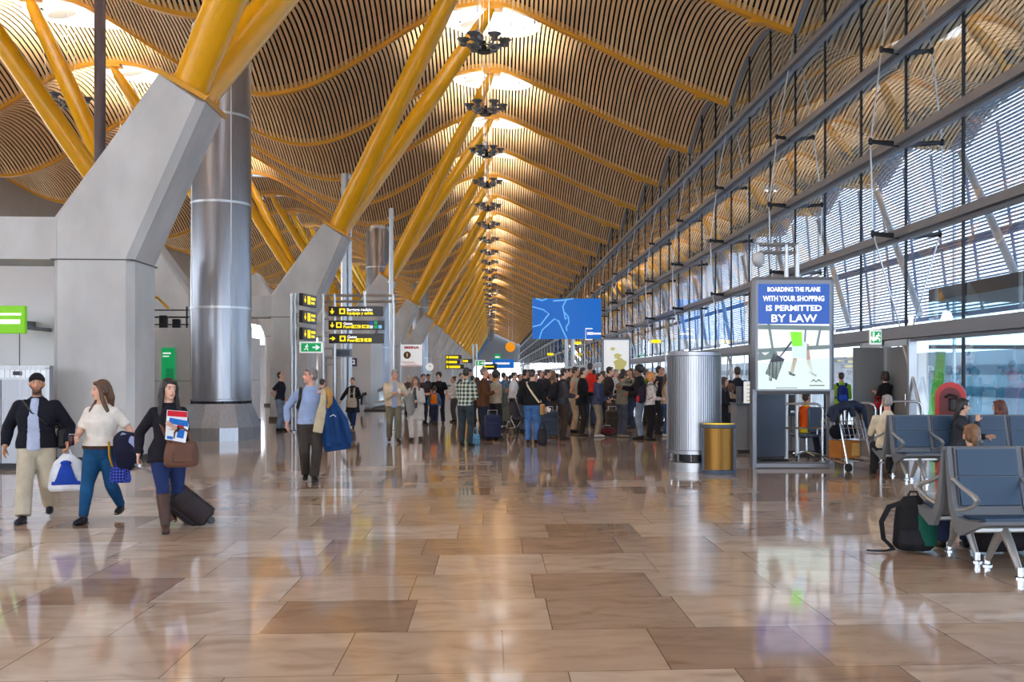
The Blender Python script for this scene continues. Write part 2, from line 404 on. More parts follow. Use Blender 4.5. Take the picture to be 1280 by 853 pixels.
def person(loc, heading, h=1.75, sex='m', skin='fair', hair=('short', (40, 30, 26)), top=('shirt', (90, 90, 110)), legs_=('trousers', (50, 50, 60)), shoes=(30, 28, 28), L='down', R='down', leg='stand',
           lean=4, head=(0, 0), fat=1.0, label='', group=None, vox=.011, sit=False, inner=None, grip=(0, 0), beard=None, skirt=None, cloth_vox=None, twist=0, extra=None, child=False, look=None, stubble=None):
    s = h / 1.75; k = s
    root = empty('person', loc, math.radians(heading), label, 'person', group)
    cv = cloth_vox or max(vox * 1.2, .012)
    pz = .50 if sit else (.928 if leg in ('stand', 'wide', 'lean') else .905 if leg in ('stepL', 'stepR') else .885)
    P = V((0, .04 if sit else 0, pz * s))
    Rt = Matrix.Rotation(math.radians(lean), 3, 'X') @ Matrix.Rotation(math.radians(twist), 3, 'Z')
    T = lambda x, y, z: P + Rt @ (V((x, y, z)) * s)
    fem = sex == 'f'
    sw = (.148 if fem else .178) * (1 + .35 * (fat - 1)); hw = 1.06 if fem else 1.0
    if child: sw *= .95
    TOR = [(-.11, .10 * hw, .095, 0), (-.06, .155 * hw, .112, .0), (.02, .172 * hw, .118, .004), (.15, (.128 if fem else .148), .100, -.004), (.32, (.146 if fem else .168), (.125 if fem else .122), -.012),
           (.41, (.140 if fem else .166), .108, 0), (.465, (.112 if fem else .130), .086, .006), (.51, .078, .068, .010), (.535, .060, .060, .009), (.57, .054, .056, .004)]
    def torso(mb, z0, z1, off, n=18, flare=0):
        pts = []; rad = []
        zs = sorted(set([z0, z1] + [t[0] for t in TOR if z0 < t[0] < z1]))
        for z in zs:
            i = 0
            while i < len(TOR) - 2 and TOR[i + 1][0] < z: i += 1
            a, b = TOR[i], TOR[i + 1]; t = min(1.2, max(-.3, (z - a[0]) / (b[0] - a[0])))
            belly = 1 + (fat - 1) * (1.0 if z < .36 else .5)
            rx = (lerp(a[1], b[1], t)) * belly + off; ry = lerp(a[2], b[2], t) * (1 + (fat - 1) * (1.5 if z < .36 else .6)) + off
            if z < 0.1 and flare: rx = max(rx, .165 * hw * fat + off) + flare * max(0, .1 - z); ry = max(ry, .11 * fat + off) + flare * max(0, .1 - z)
            pts.append(T(0, lerp(a[3], b[3], t) - (fat - 1) * .05 * (z < .36), z)); rad.append((rx * s, ry * s))
        mb.tube(pts, rad, n, hint=(1, 0, 0))
    # joints
    ft = LEG[leg] if isinstance(leg, str) else leg
    hips = [T(.088 * hw, .0, -.03), T(-.088 * hw, .0, -.03)]
    knees = []; ank = []; 
    for i, sgn in ((0, 1), (1, -1)):
        a = V((ft[i][0] * s, ft[i][1] * s, (.085 + ft[i][2]) * s))
        kn, an = ik(hips[i], a, .42 * s, .405 * s, (sgn * .12, -1, .15 if sit else 0)); knees.append(kn); ank.append(an)
    shs = [T(sw, .012, .432), T(-sw, .012, .432)]; elb = []; wri = []
    for i, (tg, sgn) in enumerate(((L, 1), (R, -1))):
        q = ARM[tg] if isinstance(tg, str) else tg
        dz = -.43 if (sit and (not isinstance(tg, str) or tg != 'lap')) else 0
        if not isinstance(tg, str): dz = 0
        t = V((sgn * q[0] if isinstance(tg, str) else q[0], q[1], q[2] + dz)) * s
        if isinstance(tg, str): t += Rt @ V((0, 0, .5)) * s - V((0, 0, .5)) * s
        e, w = ik(shs[i], t, .29 * s, .255 * s, (sgn * .55, .6, -.55)); elb.append(e); wri.append(w)
    nb = T(0, .004, .545); Rh = Matrix.Rotation(math.radians(head[0]), 3, 'Z') @ Matrix.Rotation(math.radians(head[1]), 3, 'X')
    hs = s * (1.12 if child else 1.0)
    hc = nb + Rt @ V((0, -.012, .04)) * s + Rh @ V((0, -.012, .115)) * hs
    Hh = lambda x, y, z: hc + Rh @ V((x, y, z)) * hs
    # ---------------- body
    b = MB(); torso(b, -.11, .57, 0)
    b.tube([T(0, .008, .50), nb + Rt @ V((0, -.003, .03)) * s, Hh(0, .012, -.03)], [.062 * s, .054 * s, .052 * hs], 12)
    b.ball(Hh(0, .012, .025), (.074 * hs, .093 * hs, .090 * hs), Rh); b.ball(Hh(0, -.022, -.045), (.057 * hs, .066 * hs, .070 * hs), Rh); b.ball(Hh(0, -.055, -.092), (.03 * hs, .028 * hs, .022 * hs), Rh, 10, 7)
    b.tube([Hh(0, -.080, .018), Hh(0, -.101, -.022), Hh(0, -.092, -.038)], [.009 * hs, .014 * hs, .013 * hs], 8)
    b.ball(Hh(0, -.075, .034), (.045 * hs, .018 * hs, .012 * hs), Rh, 10, 7)
    b.ball(Hh(0, -.078, -.062), (.024 * hs, .012 * hs, .009 * hs), Rh, 10, 7)
    for sg in (1, -1): b.ball(Hh(sg * .077, .012, -.008), (.011 * hs, .02 * hs, .032 * hs), Rh, 10, 7)
    af = .9 if fem else 1.0
    af *= 1 + .6 * (fat - 1)
    def arm(mb, i, off, t1=1.0, n=10):
        pts = [shs[i] + Rt @ V(((-.05 if i == 0 else .05), 0, .01)) * s, shs[i], lerp(shs[i], elb[i], .35), elb[i], lerp(elb[i], wri[i], .35), wri[i]]
        rad = [(.05 * af + off) * s, (.058 * af + off) * s, (.052 * af + off) * s, (.043 * af + off) * s, (.042 * af + off) * s, (.028 * af + off * .85) * s]
        if t1 == 'short': pts = pts[:2] + [lerp(shs[i], elb[i], .4), lerp(shs[i], elb[i], .72)]; rad = rad[:3] + [(.052 * af + off * 1.3) * s]
        elif t1 == 'cuff': pts[-1] = lerp(elb[i], wri[i], .93)
        mb.tube(pts, rad, n); mb.ball(shs[i], (.058 * af + off) * s, n=10, m=7)
        if t1 != 'short': mb.ball(elb[i], (.044 * af + off) * s, n=10, m=7)
    def legtube(mb, i, off, end=1.0, cut='slim', n=12):
        K, A, Hp = knees[i], ank[i], hips[i]
        pts = [Hp + V((0, 0, .05 * s)), Hp, lerp(Hp, K, .45), K, lerp(K, A, .3), lerp(K, A, .7), A]
        f = 1 + .8 * (fat - 1); ft_ = 1.08 if fem else 1.0
        base = [.085, .092 * ft_, .080 * ft_, .056, .056, .044, .036]
        if cut == 'loose': base = [.085, .095, .086, .072, .070, .068, .070]
        if cut == 'straight': base = [.085, .093 * ft_, .082 * ft_, .062, .060, .055, .056]
        mb.tube(pts[:7], [(r * f + off) * s for r in base], n); mb.ball(K, (base[3] * f + off) * s, n=10, m=7)
    for i, sgn in ((0, 1), (1, -1)):
        arm(b, i, 0); legtube(b, i, 0)
        # foot
        fd = V((sgn * .12, -1, 0)).normalized(); up = V((0, 0, 1)); dz = ft[i][2]
        b.tube([ank[i] + fd * -.03 * s + up * -.045 * s, ank[i] + fd * .06 * s + up * -.05 * s, ank[i] + fd * .15 * s + up * -(.06 + .6 * dz) * s], [.032 * s, .036 * s, .022 * s], 8)
        # hand: palm, four fingers and a thumb
        d = (wri[i] - elb[i]).normalized(); med = V((-sgn, -.25, 0)); 
        if abs(d.dot(med.normalized())) > .85: med = V((0, 0, -1)) if abs(d.z) < .8 else V((0, -1, 0))
        nrm = (med - d * d.dot(med)).normalized(); wv = d.cross(nrm) * sgn      # wv: towards the thumb
        pc = wri[i] + d * .045 * s
        b.tube([wri[i] - d * .01 * s, wri[i] + d * .03 * s, wri[i] + d * .085 * s], [(.026 * s, .018 * s), (.036 * s, .016 * s), (.040 * s, .014 * s)], 10, hint=wv)
        cu = 1.15 if grip[i] else .38
        for f_, (o_, l_) in enumerate(((.030, .070), (.010, .080), (-.011, .075), (-.031, .058))):
            p = wri[i] + d * .082 * s + wv * o_ * s; pts = [p]; an = cu * .5
            for g_ in range(3):
                dd = d * math.cos(an) + nrm * math.sin(an); p = p + dd * (l_ * (.45, .32, .25)[g_]) * s; pts.append(p); an += cu
            b.tube(pts, [.0098 * s, .0092 * s, .0085 * s, .0068 * s], 6)
        p = wri[i] + d * .025 * s + wv * .026 * s; d1 = (d * .6 + wv * .8 + nrm * .25).normalized(); d2 = (d * .85 + wv * .15 + nrm * (.35 + .4 * grip[i])).normalized()
        b.tube([p, p + d1 * .035 * s, p + d1 * .035 * s + d2 * .032 * s, p + d1 * .035 * s + d2 * .055 * s], [.013 * s, .011 * s, .010 * s, .007 * s], 6)
    sc_ = np.array(C(*(SKIN[skin] if isinstance(skin, str) else skin)), dtype=np.float32); hcl = np.array(C(*hair[1]), dtype=np.float32)
    RhT = np.array(Rh.transposed(), dtype=np.float32); hcn = np.array(hc, dtype=np.float32)
    def paint(co):
        col = np.tile(sc_, (len(co), 1)); q = ((co - hcn) @ RhT.T) / hs
        x, y, z = np.abs(q[:, 0]), q[:, 1], q[:, 2]; fr = y < -.045
        lip = fr & (np.hypot(x / .024, (z + .064) / .0085) < 1); col[lip] = np.array([.42, .13, .11, 1]) * .9
        if beard is not None:
            bd = (y < .02) & (z < -.045) & (z > -.14) & (np.abs(x) < .075) & ~lip & (np.hypot(x / .03, (z + .064) / .013) > 1)
            col[bd] = np.array(C(*beard)) * .8 + sc_ * .2
        eye = fr & (np.hypot((x - .031) / .014, (z - .010) / .0085) < 1); col[eye] = (.62, .58, .55, 1)
        ir = fr & (np.hypot((x - .031) / .0075, (z - .010) / .0085) < 1); col[ir] = (.03, .02, .015, 1)
        br = fr & (np.abs(x - .033) < .019) & (np.abs(z - .033) < .005); col[br] = hcl * .5 + sc_ * .3 if hair[0] != 'white' else (.3, .28, .26, 1)
        ck = fr & (np.hypot((x - .04) / .02, (z + .03) / .018) < 1) & ~lip; col[ck] = col[ck] * np.array([1.04, .92, .90, 1])
        col[:, 3] = 1; return col
    remeshed(b, 'body', M['skin'], root, vox, 3, paint)
    # ---------------- trousers
    kind, tcol = legs_[0], legs_[1]; cut = legs_[2] if len(legs_) > 2 else ('slim' if kind in ('jeans_slim', 'leggings') else 'straight')
    t = MB(); torso(t, -.13, .075, .014)
    for i in (0, 1): legtube(t, i, .012 if cut == 'slim' else .014, cut=cut)
    t.ball(T(0, .02, -.05), (.13 * s * hw * fat, .115 * s * fat, .10 * s))
    nm = {'jeans': 'jeans', 'jeans_slim': 'jeans', 'leggings': 'leggings', 'trousers': 'trousers', 'shorts': 'shorts'}[kind]
    remeshed(t, nm, fabric(tcol, 'denim' if 'jeans' in kind else None), root, cv, 4)
    # ---------------- shoes
    boots = isinstance(shoes, tuple) and len(shoes) == 4
    for i, sgn in ((0, 1), (1, -1)):
        sh = MB(); fd = V((sgn * .14, -1, 0)).normalized(); up = V((0, 0, 1)); dz = ft[i][2]; a = ank[i]
        pit = dz * 2.2
        fdd = (fd * math.cos(pit) - up * math.sin(pit)); upp = (up * math.cos(pit) + fd * math.sin(pit))
        hl = 1.0 if not fem else .88
        sh.tube([a - fdd * .06 * s - upp * .045 * s, a - fdd * .03 * s - upp * .035 * s, a + fdd * .06 * s * hl - upp * .042 * s, a + fdd * .14 * s * hl - upp * .052 * s, a + fdd * .19 * s * hl - upp * .062 * s],
                [(.028 * s, .035 * s), (.036 * s, .05 * s), (.042 * s, .042 * s), (.044 * s, .030 * s), (.024 * s, .016 * s)], 12, hint=(1, 0, 0))
        sh.tube([a, a - upp * .04 * s], [.042 * s, .04 * s], 10)
        if boots: sh.tube([a - upp * .02 * s, lerp(a, knees[i], .35), lerp(a, knees[i], .85)], [.05 * s, .062 * s, .076 * s], 12)
        so_ = remeshed(sh, 'boot' if boots else 'shoe', fabric(tuple(shoes[:3]), None, None, .4), root, .011, 2)
        sl = MB(); sl.tube([a - fdd * .072 * s - upp * .078 * s, a - fdd * .03 * s - upp * .078 * s, a + fdd * .08 * s * hl - upp * .078 * s, a + fdd * .15 * s * hl - upp * .078 * s, a + fdd * .20 * s * hl - upp * .075 * s],
                           [(.028 * s, .008 * s), (.038 * s, .009 * s), (.045 * s, .009 * s), (.045 * s, .008 * s), (.02 * s, .006 * s)], 12, hint=(1, 0, 0))
        sl.build('sole', M['black'], so_)
    # ---------------- top(s)
    def garment(spec, off0, inner_=False):
        k_, col = spec[0], spec[1]; pat = spec[2] if len(spec) > 2 else None; c2 = spec[3] if len(spec) > 3 else None
        g = MB(); off = {'tee': .013, 'shirt': .015, 'sweater': .02, 'jacket': .030, 'coat': .034, 'hoodie': .026, 'vest': .02, 'blouse': .018, 'suit': .026, 'gilet': .034}[k_] + off0
        hem = {'tee': -.04, 'shirt': -.03, 'sweater': -.03, 'jacket': -.05, 'coat': -.36, 'hoodie': -.04, 'vest': -.05, 'blouse': -.0, 'suit': -.13, 'gilet': -.03}[k_]
        if inner_: hem -= .05
        if hem < -.11:
            torso(g, -.10, .535, off, flare=.1)
            zz = [(-.08, .172 * hw + off, .118 + off), (hem * .6, .182 * hw + off, .135 + off), (hem, .20 * hw + off, .15 + off)]
            yk = (knees[0].y + knees[1].y) * .25 * (1 if k_ == 'coat' else .4)
            g.tube([T(0, 0, z) + V((0, yk * (j / 2) ** 1, 0)) for j, (z, _, _) in enumerate(zz)], [(a_ * s * fat, (b_ + (.06 if leg[:4] == 'walk' and k_ == 'coat' else 0) * j / 2) * s * fat) for j, (_, a_, b_) in enumerate(zz)], 18, hint=(1, 0, 0))
        else:
            torso(g, hem, .535, off, flare=.06)
        if k_ in ('jacket', 'coat', 'suit', 'gilet', 'shirt'):
            g.tube([T(0, .01, .515), T(0, .004, .56)], [(.072 * s + off * .3, .070 * s + off * .3), (.064 * s, .066 * s)], 14)
        if k_ == 'hoodie':
            g.ball(T(0, .085, .51), (.10 * s, .06 * s, .075 * s), n=12, m=8); g.tube([T(0, .02, .51), T(0, .015, .555)], [.09 * s, .075 * s], 12)
        if fem and k_ in ('tee', 'blouse', 'shirt', 'sweater', 'hoodie'):
            for sg in (1, -1): g.ball(T(sg * .068, -.085, .30), (.062 * s, .05 * s, .062 * s), n=10, m=7)
        sl = 'short' if k_ in ('tee', 'blouse') else ('none' if k_ in ('vest', 'gilet') else 'cuff')
        for i in (0, 1):
            if sl == 'none': g.ball(shs[i], (.055 + off * .6) * s, n=10, m=7)
            else: arm(g, i, off * (.8 if k_ != 'tee' else .7), sl)
        return remeshed(g, {'tee': 't_shirt', 'suit': 'suit_jacket', 'gilet': 'vest'}.get(k_, k_), fabric(col, pat, c2, .45 if k_ == 'leather' else .85), root, cv, 3)
    tp = garment(top, 0)
    if inner:   # open front: inner shirt shows as a panel between the jacket fronts
        pn = MB(); pts = []; 
        for z, wd in ((.53, .045), (.42, .05), (.30, .062), (.15, .07), (.0, .075), (-.07, .08)):
            i = 0
            while i < len(TOR) - 2 and TOR[i + 1][0] < z: i += 1
            a_, b_ = TOR[i], TOR[i + 1]; tt = (z - a_[0]) / (b_[0] - a_[0]); ry = lerp(a_[2], b_[2], tt) * (1 + (fat - 1) * (1.5 if z < .36 else .6)) + .040
            pts.append((T(0, lerp(a_[3], b_[3], tt) - ry + .012 - (fat - 1) * .05 * (z < .36), z), (wd * s, .018 * s)))
        pn.tube([p for p, _ in pts], [r for _, r in pts], 12, hint=(1, 0, 0)); remeshed(pn, 'shirt_front', fabric(inner), root, .011, 2)
    # ---------------- hair / hat
    hk = hair[0]; hr = MB()
    if hk == 'bald':
        hr.tube([Hh(.068, -.02, -.005), Hh(.07, .04, -.02), Hh(.04, .09, -.02), Hh(-.04, .09, -.02), Hh(-.07, .04, -.02), Hh(-.068, -.02, -.005)], [(.014 * hs, .03 * hs)] * 6, 8)
    else:
        vol = {'short': 1.0, 'white': 1.0, 'crop': .96, 'curly': 1.22, 'long': 1.08, 'tied': 1.05, 'ponytail': 1.0, 'bob': 1.1, 'beanie': 1.06, 'cap': 1.03, 'bun': 1.0}[hk]
        hr.ball(Hh(0, .028, .045), (.081 * vol * hs, .090 * vol * hs, .086 * vol * hs), Rh)
        hr.ball(Hh(0, .045, -.005), (.076 * vol * hs, .072 * vol * hs, .07 * hs), Rh)
        if hk in ('short', 'white', 'curly', 'long', 'tied', 'bob', 'ponytail'):
            hr.ball(Hh(.02, -.045, .088), (.055 * hs, .04 * hs, .025 * hs), Rh)
            for sg in (1, -1): hr.ball(Hh(sg * .07, -.01, .03), (.014 * hs, .03 * hs, .03 * hs), Rh, 10, 7)
        if hk == 'curly':
            rr = random.Random(int(h * 1000))
            for _ in range(26):
                a, e = rr.uniform(-PI * .15, PI * 1.15), rr.uniform(-.5, 1.3); hr.ball(Hh(.092 * math.cos(a) * math.cos(e), .03 + .098 * math.sin(a) * math.cos(e), .035 + .095 * math.sin(e)), .03 * hs, n=8, m=6)
        if hk in ('long', 'tied'):
            hr.tube([Hh(0, .06, .04), Hh(0, .085, -.08), T(0, .10, .46), T(0, .125, .34)], [(.08 * hs, .05 * hs), (.088 * hs, .045 * hs), (.095 * s, .035 * s), (.06 * s, .02 * s)], 12, hint=(1, 0, 0))
            for sg in ((1, -1) if hk == 'long' else ()): hr.tube([Hh(sg * .05, -.02, .09), Hh(sg * .083, -.01, .01), Hh(sg * .085, .0, -.09), T(sg * .10, -.07, .45), T(sg * .09, -.115, .33)], [.03 * hs, .026 * hs, .03 * hs, .03 * s, .012 * s], 8)
        if hk == 'bob':
            hr.tube([Hh(0, .05, .04), Hh(0, .065, -.06), Hh(0, .055, -.12)], [(.09 * hs, .06 * hs), (.095 * hs, .055 * hs), (.08 * hs, .04 * hs)], 12, hint=(1, 0, 0))
            for sg in (1, -1): hr.tube([Hh(sg * .05, -.02, .09), Hh(sg * .085, -.015, .0), Hh(sg * .08, -.01, -.1)], [.03 * hs, .024 * hs, .02 * hs], 8)
        if hk == 'ponytail': hr.tube([Hh(0, .09, .06), Hh(0, .15, .05), Hh(0, .17, -.04), Hh(0, .15, -.17)], [.02 * hs, .035 * hs, .036 * hs, .012 * hs], 8)
        if hk == 'bun': hr.ball(Hh(0, .10, .09), .045 * hs)
        if hk in ('beanie',):
            hr.tube([Hh(0, .01, .03), Hh(0, .012, .07)], [(.086 * hs, .106 * hs)] * 2, 16, hint=Rh @ V((1, 0, 0)))
        if hk == 'cap': hr.tube([Hh(0, -.07, .075), Hh(0, -.15, .06)], [(.07 * hs, .012 * hs), (.06 * hs, .008 * hs)], 12, hint=Rh @ V((1, 0, 0)))
    remeshed(hr, {'beanie': 'knit_hat', 'cap': 'cap'}.get(hk, 'hair'), hairmat(hair[1]) if hk not in ('beanie', 'cap') else fabric(hair[1]), root, .011, 2)
    info = dict(root=root, T=T, wri=wri, elb=elb, shs=shs, s=s, Rt=Rt, Hh=Hh, knees=knees, ank=ank, hips=hips, mat=Matrix.Translation(V(loc)) @ Matrix.Rotation(math.radians(heading), 4, 'Z'))
    info['w'] = lambda p: info['mat'] @ V(p)
    return info
# ------------------------------------------------------------------ things people carry
def strap_part(parent, name, pts, r, m, n=6, label=None):
    mb = MB(); mb.tube(pts, r, n, hint=(1, 0, 0)); return mb.build(name, m, parent, label=label)
def backpack(p, col, col2, label, size=1.0, pat=None):
    s = p['s'] * size; T = p['T']
    r = empty('backpack', p['root'].location, p['root'].rotation_euler.z, label, 'backpack', 'backpacks worn by people')
    b = MB(); b.tube([T(0, .20, .02), T(0, .225, .06), T(0, .235, .2), T(0, .22, .36), T(0, .19, .46)], [(.11 * s, .05 * s), (.15 * s, .09 * s), (.155 * s, .10 * s), (.14 * s, .09 * s), (.08 * s, .05 * s)], 14, hint=(1, 0, 0))
    remeshed(b, 'pack_body', fabric(col, pat, col2 if pat else None), r, .013, 3)
    q = MB(); q.tube([T(0, .305, .04), T(0, .32, .1), T(0, .315, .2)], [(.09 * s, .03 * s), (.115 * s, .045 * s), (.10 * s, .03 * s)], 12, hint=(1, 0, 0)); remeshed(q, 'front_pocket', fabric(col2), r, .013, 2)
    for sg in (1, -1): strap_part(r, 'shoulder_strap', [T(sg * .10, .16, .44), T(sg * .12, .06, .53), T(sg * .125, -.07, .50), T(sg * .13, -.155, .38), T(sg * .15, -.09, .22), T(sg * .16, .1, .12)], [(.028, .01)] * 6, fabric(col))
    return r
def suitcase(loc, rz, col, label, w=.42, d=.24, h=.62, tilt=0, handle=.35, name='suitcase'):
    r = empty(name, loc, rz, label, 'suitcase', 'wheeled suitcases'); r.rotation_euler = (tilt, 0, rz)
    b = MB(); b.rbox((0, 0, .06 + h / 2), (w, d, h), .06); b.build('shell', fabric(col, None, None, .5), r)
    p = MB(); p.rbox((0, -d / 2 - .012, .06 + h * .36), (w * .8, .03, h * .5), .03, axis='z'); p.rbox((0, -d / 2 - .01, .06 + h * .8), (w * .8, .025, h * .22), .02); p.build('front_pocket', fabric(tuple(int(c * .8) for c in col), None, None, .5), r)
    for sx in (-1, 1):
        for sy in (-1, 1): q = MB(); q.tube([(sx * w * .4 - .015, sy * d * .35, .032), (sx * w * .4 + .015, sy * d * .35, .032)], .032, 12); q.build('wheel', M['black'], r)
    hd = MB(); z0 = .06 + h
    hd.tube([(-w * .28, d * .3, z0 - .02), (-w * .28, d * .3, z0 + handle), (w * .28, d * .3, z0 + handle), (w * .28, d * .3, z0 - .02)], .011, 8); hd.build('pull_handle', M['alu'], r)
    g = MB(); g.tube([(-.07, 0, z0), (-.05, 0, z0 + .03), (.05, 0, z0 + .03), (.07, 0, z0)], .012, 6); g.build('grab_handle', M['black'], r)
    return r
def shoulder_bag(loc, rz, col, label, w=.34, d=.14, h=.26, strap=None, name='shoulder_bag', cat='bag', m=None):
    r = empty(name, loc, rz, label, cat, 'hand and shoulder bags'); mt = m or fabric(col, None, None, .5)
    b = MB(); b.tube([(0, 0, 0), (0, 0, .03), (0, 0, h * .5), (0, 0, h * .9), (0, 0, h)], [(w * .42, d * .4), (w * .5, d * .5), (w * .5, d * .5), (w * .44, d * .36), (w * .4, d * .15)], 18, hint=(1, 0, 0)); remeshed(b, 'bag_body', mt, r, .011, 2)
    p = MB(); p.rbox((0, -d * .5, h * .4), (w * .55, .03, h * .4), .012); p.build('pocket', mt, r)
    if strap: strap_part(r, 'strap', strap, [(.016, .006)] * len(strap), mt)
    else:
        for sy in (-1, 1): strap_part(r, 'handle', [(-w * .25, sy * d * .2, h * .9), (-w * .2, sy * d * .15, h + .1), (0, sy * d * .1, h + .15), (w * .2, sy * d * .15, h + .1), (w * .25, sy * d * .2, h * .9)], .012, mt)
    return r
# ================================================================== ROOF
RK = [(0, 15.9), (1.5, 15.5), (2.9, 14.85), (4.4, 14.2), (6.3, 13.3), (8.3, 12.45), (10.35, 11.7), (12, 11.15), (14, 10.55), (17, 10.1), (20, 9.9), (23, 10.4)]
LK = [(0, 15.9), (1.5, 15.7), (2.2, 15.45), (3.25, 14.9), (4.8, 13.9), (6.5, 12.85), (8, 12.15), (9.6, 11.85)]
def hermite(K, x):
    n = len(K)
    for i in range(n - 1):
        if x <= K[i + 1][0] or i == n - 2: break
    def tan(j):
        if j == 0: return 0.0
        if j == n - 1: return 0.0
        return (K[j + 1][1] - K[j - 1][1]) / (K[j + 1][0] - K[j - 1][0])
    x0, y0 = K[i]; x1, y1 = K[i + 1]; h = x1 - x0; t = (x - x0) / h
    return (2*t**3 - 3*t*t + 1) * y0 + (t**3 - 2*t*t + t) * h * tan(i) + (-2*t**3 + 3*t*t) * y1 + (t**3 - t*t) * h * tan(i + 1)
def ceilz(x):
    if x >= 0: return H + hermite(RK, x)
    d = -x % 19.2
    if d > 9.6: d = 19.2 - d
    return H + hermite(LK, d)
BAY, BULGE = 9.0, 1.35
def bulge(y): t = y / BAY; return BULGE * 4 * t * (1 - t)
XW = 10.35
XL, XR = -36.0, 21.0
SKY = (0.0, -19.2); SA, SB, SY = 2.15, 2.15, 4.6
BEAMS = [-39 + 9 * k for k in range(46)]          # -12 ... 366
def strips(width, pitch, dz, depth, segs):
    mb = MB(); x = XL
    while x < XR:
        xa, xb = x, x + width; xm = (xa + xb) / 2; spans = [(0, BAY)]
        for sx in SKY:
            d = abs(xm - sx) / SA
            if d < 1:
                h = SB * math.sqrt(1 - d * d); spans = [(0, SY - h), (SY + h, BAY)]
        za, zb = ceilz(xa) + dz, ceilz(xb) + dz
        for s, e in spans:
            n = max(2, int(segs * (e - s) / BAY + .5)); P = []; Q = []
            for i in range(n + 1):
                y = s + (e - s) * i / n; q = bulge(y)
                P += [(xa, y, za + q), (xb, y, zb + q)]
                if depth: P += [(xa, y, za + q + depth), (xb, y, zb + q + depth)]
            m = 4 if depth else 2
            for i in range(n):
                a = i * m; b = a + m
                Q.append((a, b, b + 1, a + 1))
                if depth: Q += [(a + 2, b + 2, b, a), (a + 1, b + 1, b + 3, a + 3)]
            mb.add(P, Q)
        x += pitch
    return mb
ceiling = empty('ceiling', kind='structure')
slat_me = strips(.110, .19, 0, .035, 10).mesh('slat_panel', M['bamboo'], fix=False)
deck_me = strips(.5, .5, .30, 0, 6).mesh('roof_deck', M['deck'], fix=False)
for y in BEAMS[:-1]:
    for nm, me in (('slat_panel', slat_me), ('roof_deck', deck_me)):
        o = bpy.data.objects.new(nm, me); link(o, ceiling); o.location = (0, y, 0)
# ribs
def rib_mesh():
    mb = MB(); xs = [XL + (10.2 - XL) * i / 90 for i in range(91)]
    P = []; Q = []
    for x in xs:
        z = ceilz(x)
        P += [(x, -.12, z - .09), (x, .12, z - .09), (x, .12, z + .28), (x, -.12, z + .28)]
    for i in range(90):
        a = i * 4
        for k in range(4): Q.append((a + k, a + (k + 1) % 4, a + 4 + (k + 1) % 4, a + 4 + k))
    Q += [(0, 1, 2, 3), (360, 361, 362, 363)]
    mb.add(P, Q)
    mb.cbox((9.0, 0, ceilz(9.0) - .14), (.5, .4, .14))
    for sx in SKY: mb.cbox((sx, 0, ceilz(sx) - .22), (.9, .5, .14))
    # thin dark continuation outside the glass
    return mb.mesh('roof_beam', M['beam_yellow'])
rib_me = rib_mesh()
for y in BEAMS:
    o = bpy.data.objects.new('roof_beam', rib_me); link(o); o.location = (0, y, 0); tag(o, kind='structure')
# rooflights
def rooflight_meshes():
    f = MB(); n = 40; P = []
    for (k, dz) in ((1.04, -.03), (1.0, .02), (.93, .5), (.88, 1.1)):
        for i in range(n):
            a = 2 * PI * i / n; x, y = SA * math.cos(a), SB * math.sin(a)
            P.append((x * k, y * k, (ceilz(x) + bulge(y + SY) if dz < .4 else ceilz(0) + bulge(SY) - .35 + .0) + dz))
    Q = []
    for r in range(3):
        for i in range(n): j = (i + 1) % n; Q.append((r * n + i, r * n + j, (r + 1) * n + j, (r + 1) * n + i))
    f.add(P, Q)
    p = MB(); zt = ceilz(0) + bulge(SY) + .72
    p.add([(SA * .9 * math.cos(2 * PI * i / n), SB * .9 * math.sin(2 * PI * i / n), zt) for i in range(n)], [tuple(range(n))])
    bars = MB()
    for k in (-1, 0, 1): bars.box((k * 1.0 - .03, -SB * .85, zt - .1), (k * 1.0 + .03, SB * .85, zt - .02)); bars.box((-SA * .85, k * 1.0 - .03, zt - .1), (SA * .85, k * 1.0 + .03, zt - .02))
    d = MB(); d.lathe([(.02, .05), (.4, .03), (.62, -.03), (.64, -.05), (.4, -.01), (.02, .0)], n=24)
    return f.mesh('funnel', M['skywhite'], True, False), p.mesh('pane', M['skypane']), bars.mesh('glazing_bars', M['alu']), d.mesh('reflector_dish', M['alu'], True)
RL = rooflight_meshes()
for k, y in enumerate(BEAMS[6:-1]):
    for sx in SKY:
        if sx < -1 and k > 8: continue
        where = 'along the ridge over the main concourse' if sx == 0 else 'along the far left roof ridge'
        r = empty('rooflight', (sx, y + SY, 0), label=f'oval rooflight, {ORD[k]} from the near end {where}', cat='skylight', group='oval rooflights')
        for nm, me in zip(('funnel', 'pane', 'glazing_bars'), RL[:3]):
            o = bpy.data.objects.new(nm, me); link(o, r)
        if k < 12:
            for dx, dy, tx in ((.95, -.6, .25), (-.95, -.6, -.25), (.95, .75, .25), (-.95, .75, -.25)):
                o = bpy.data.objects.new('reflector_dish', RL[3]); link(o, r); o.location = (dx, dy, ceilz(0) + BULGE - .15 - (dy > 0) * .1); o.rotation_euler = (.1, tx, 0)
# ================================================================== FLOOR
mb = MB(); mb.box((-60, -40, -.2), (XW + .05, 372, 0)); fl = mb.build('floor', M['floor'], smooth=False); tag(fl, kind='structure')
mb = MB(); mb.box((XW + .05, -300, -4.6), (700, 900, -4.2)); ap = mb.build('apron_ground', M['apron'], smooth=False); tag(ap, kind='structure')
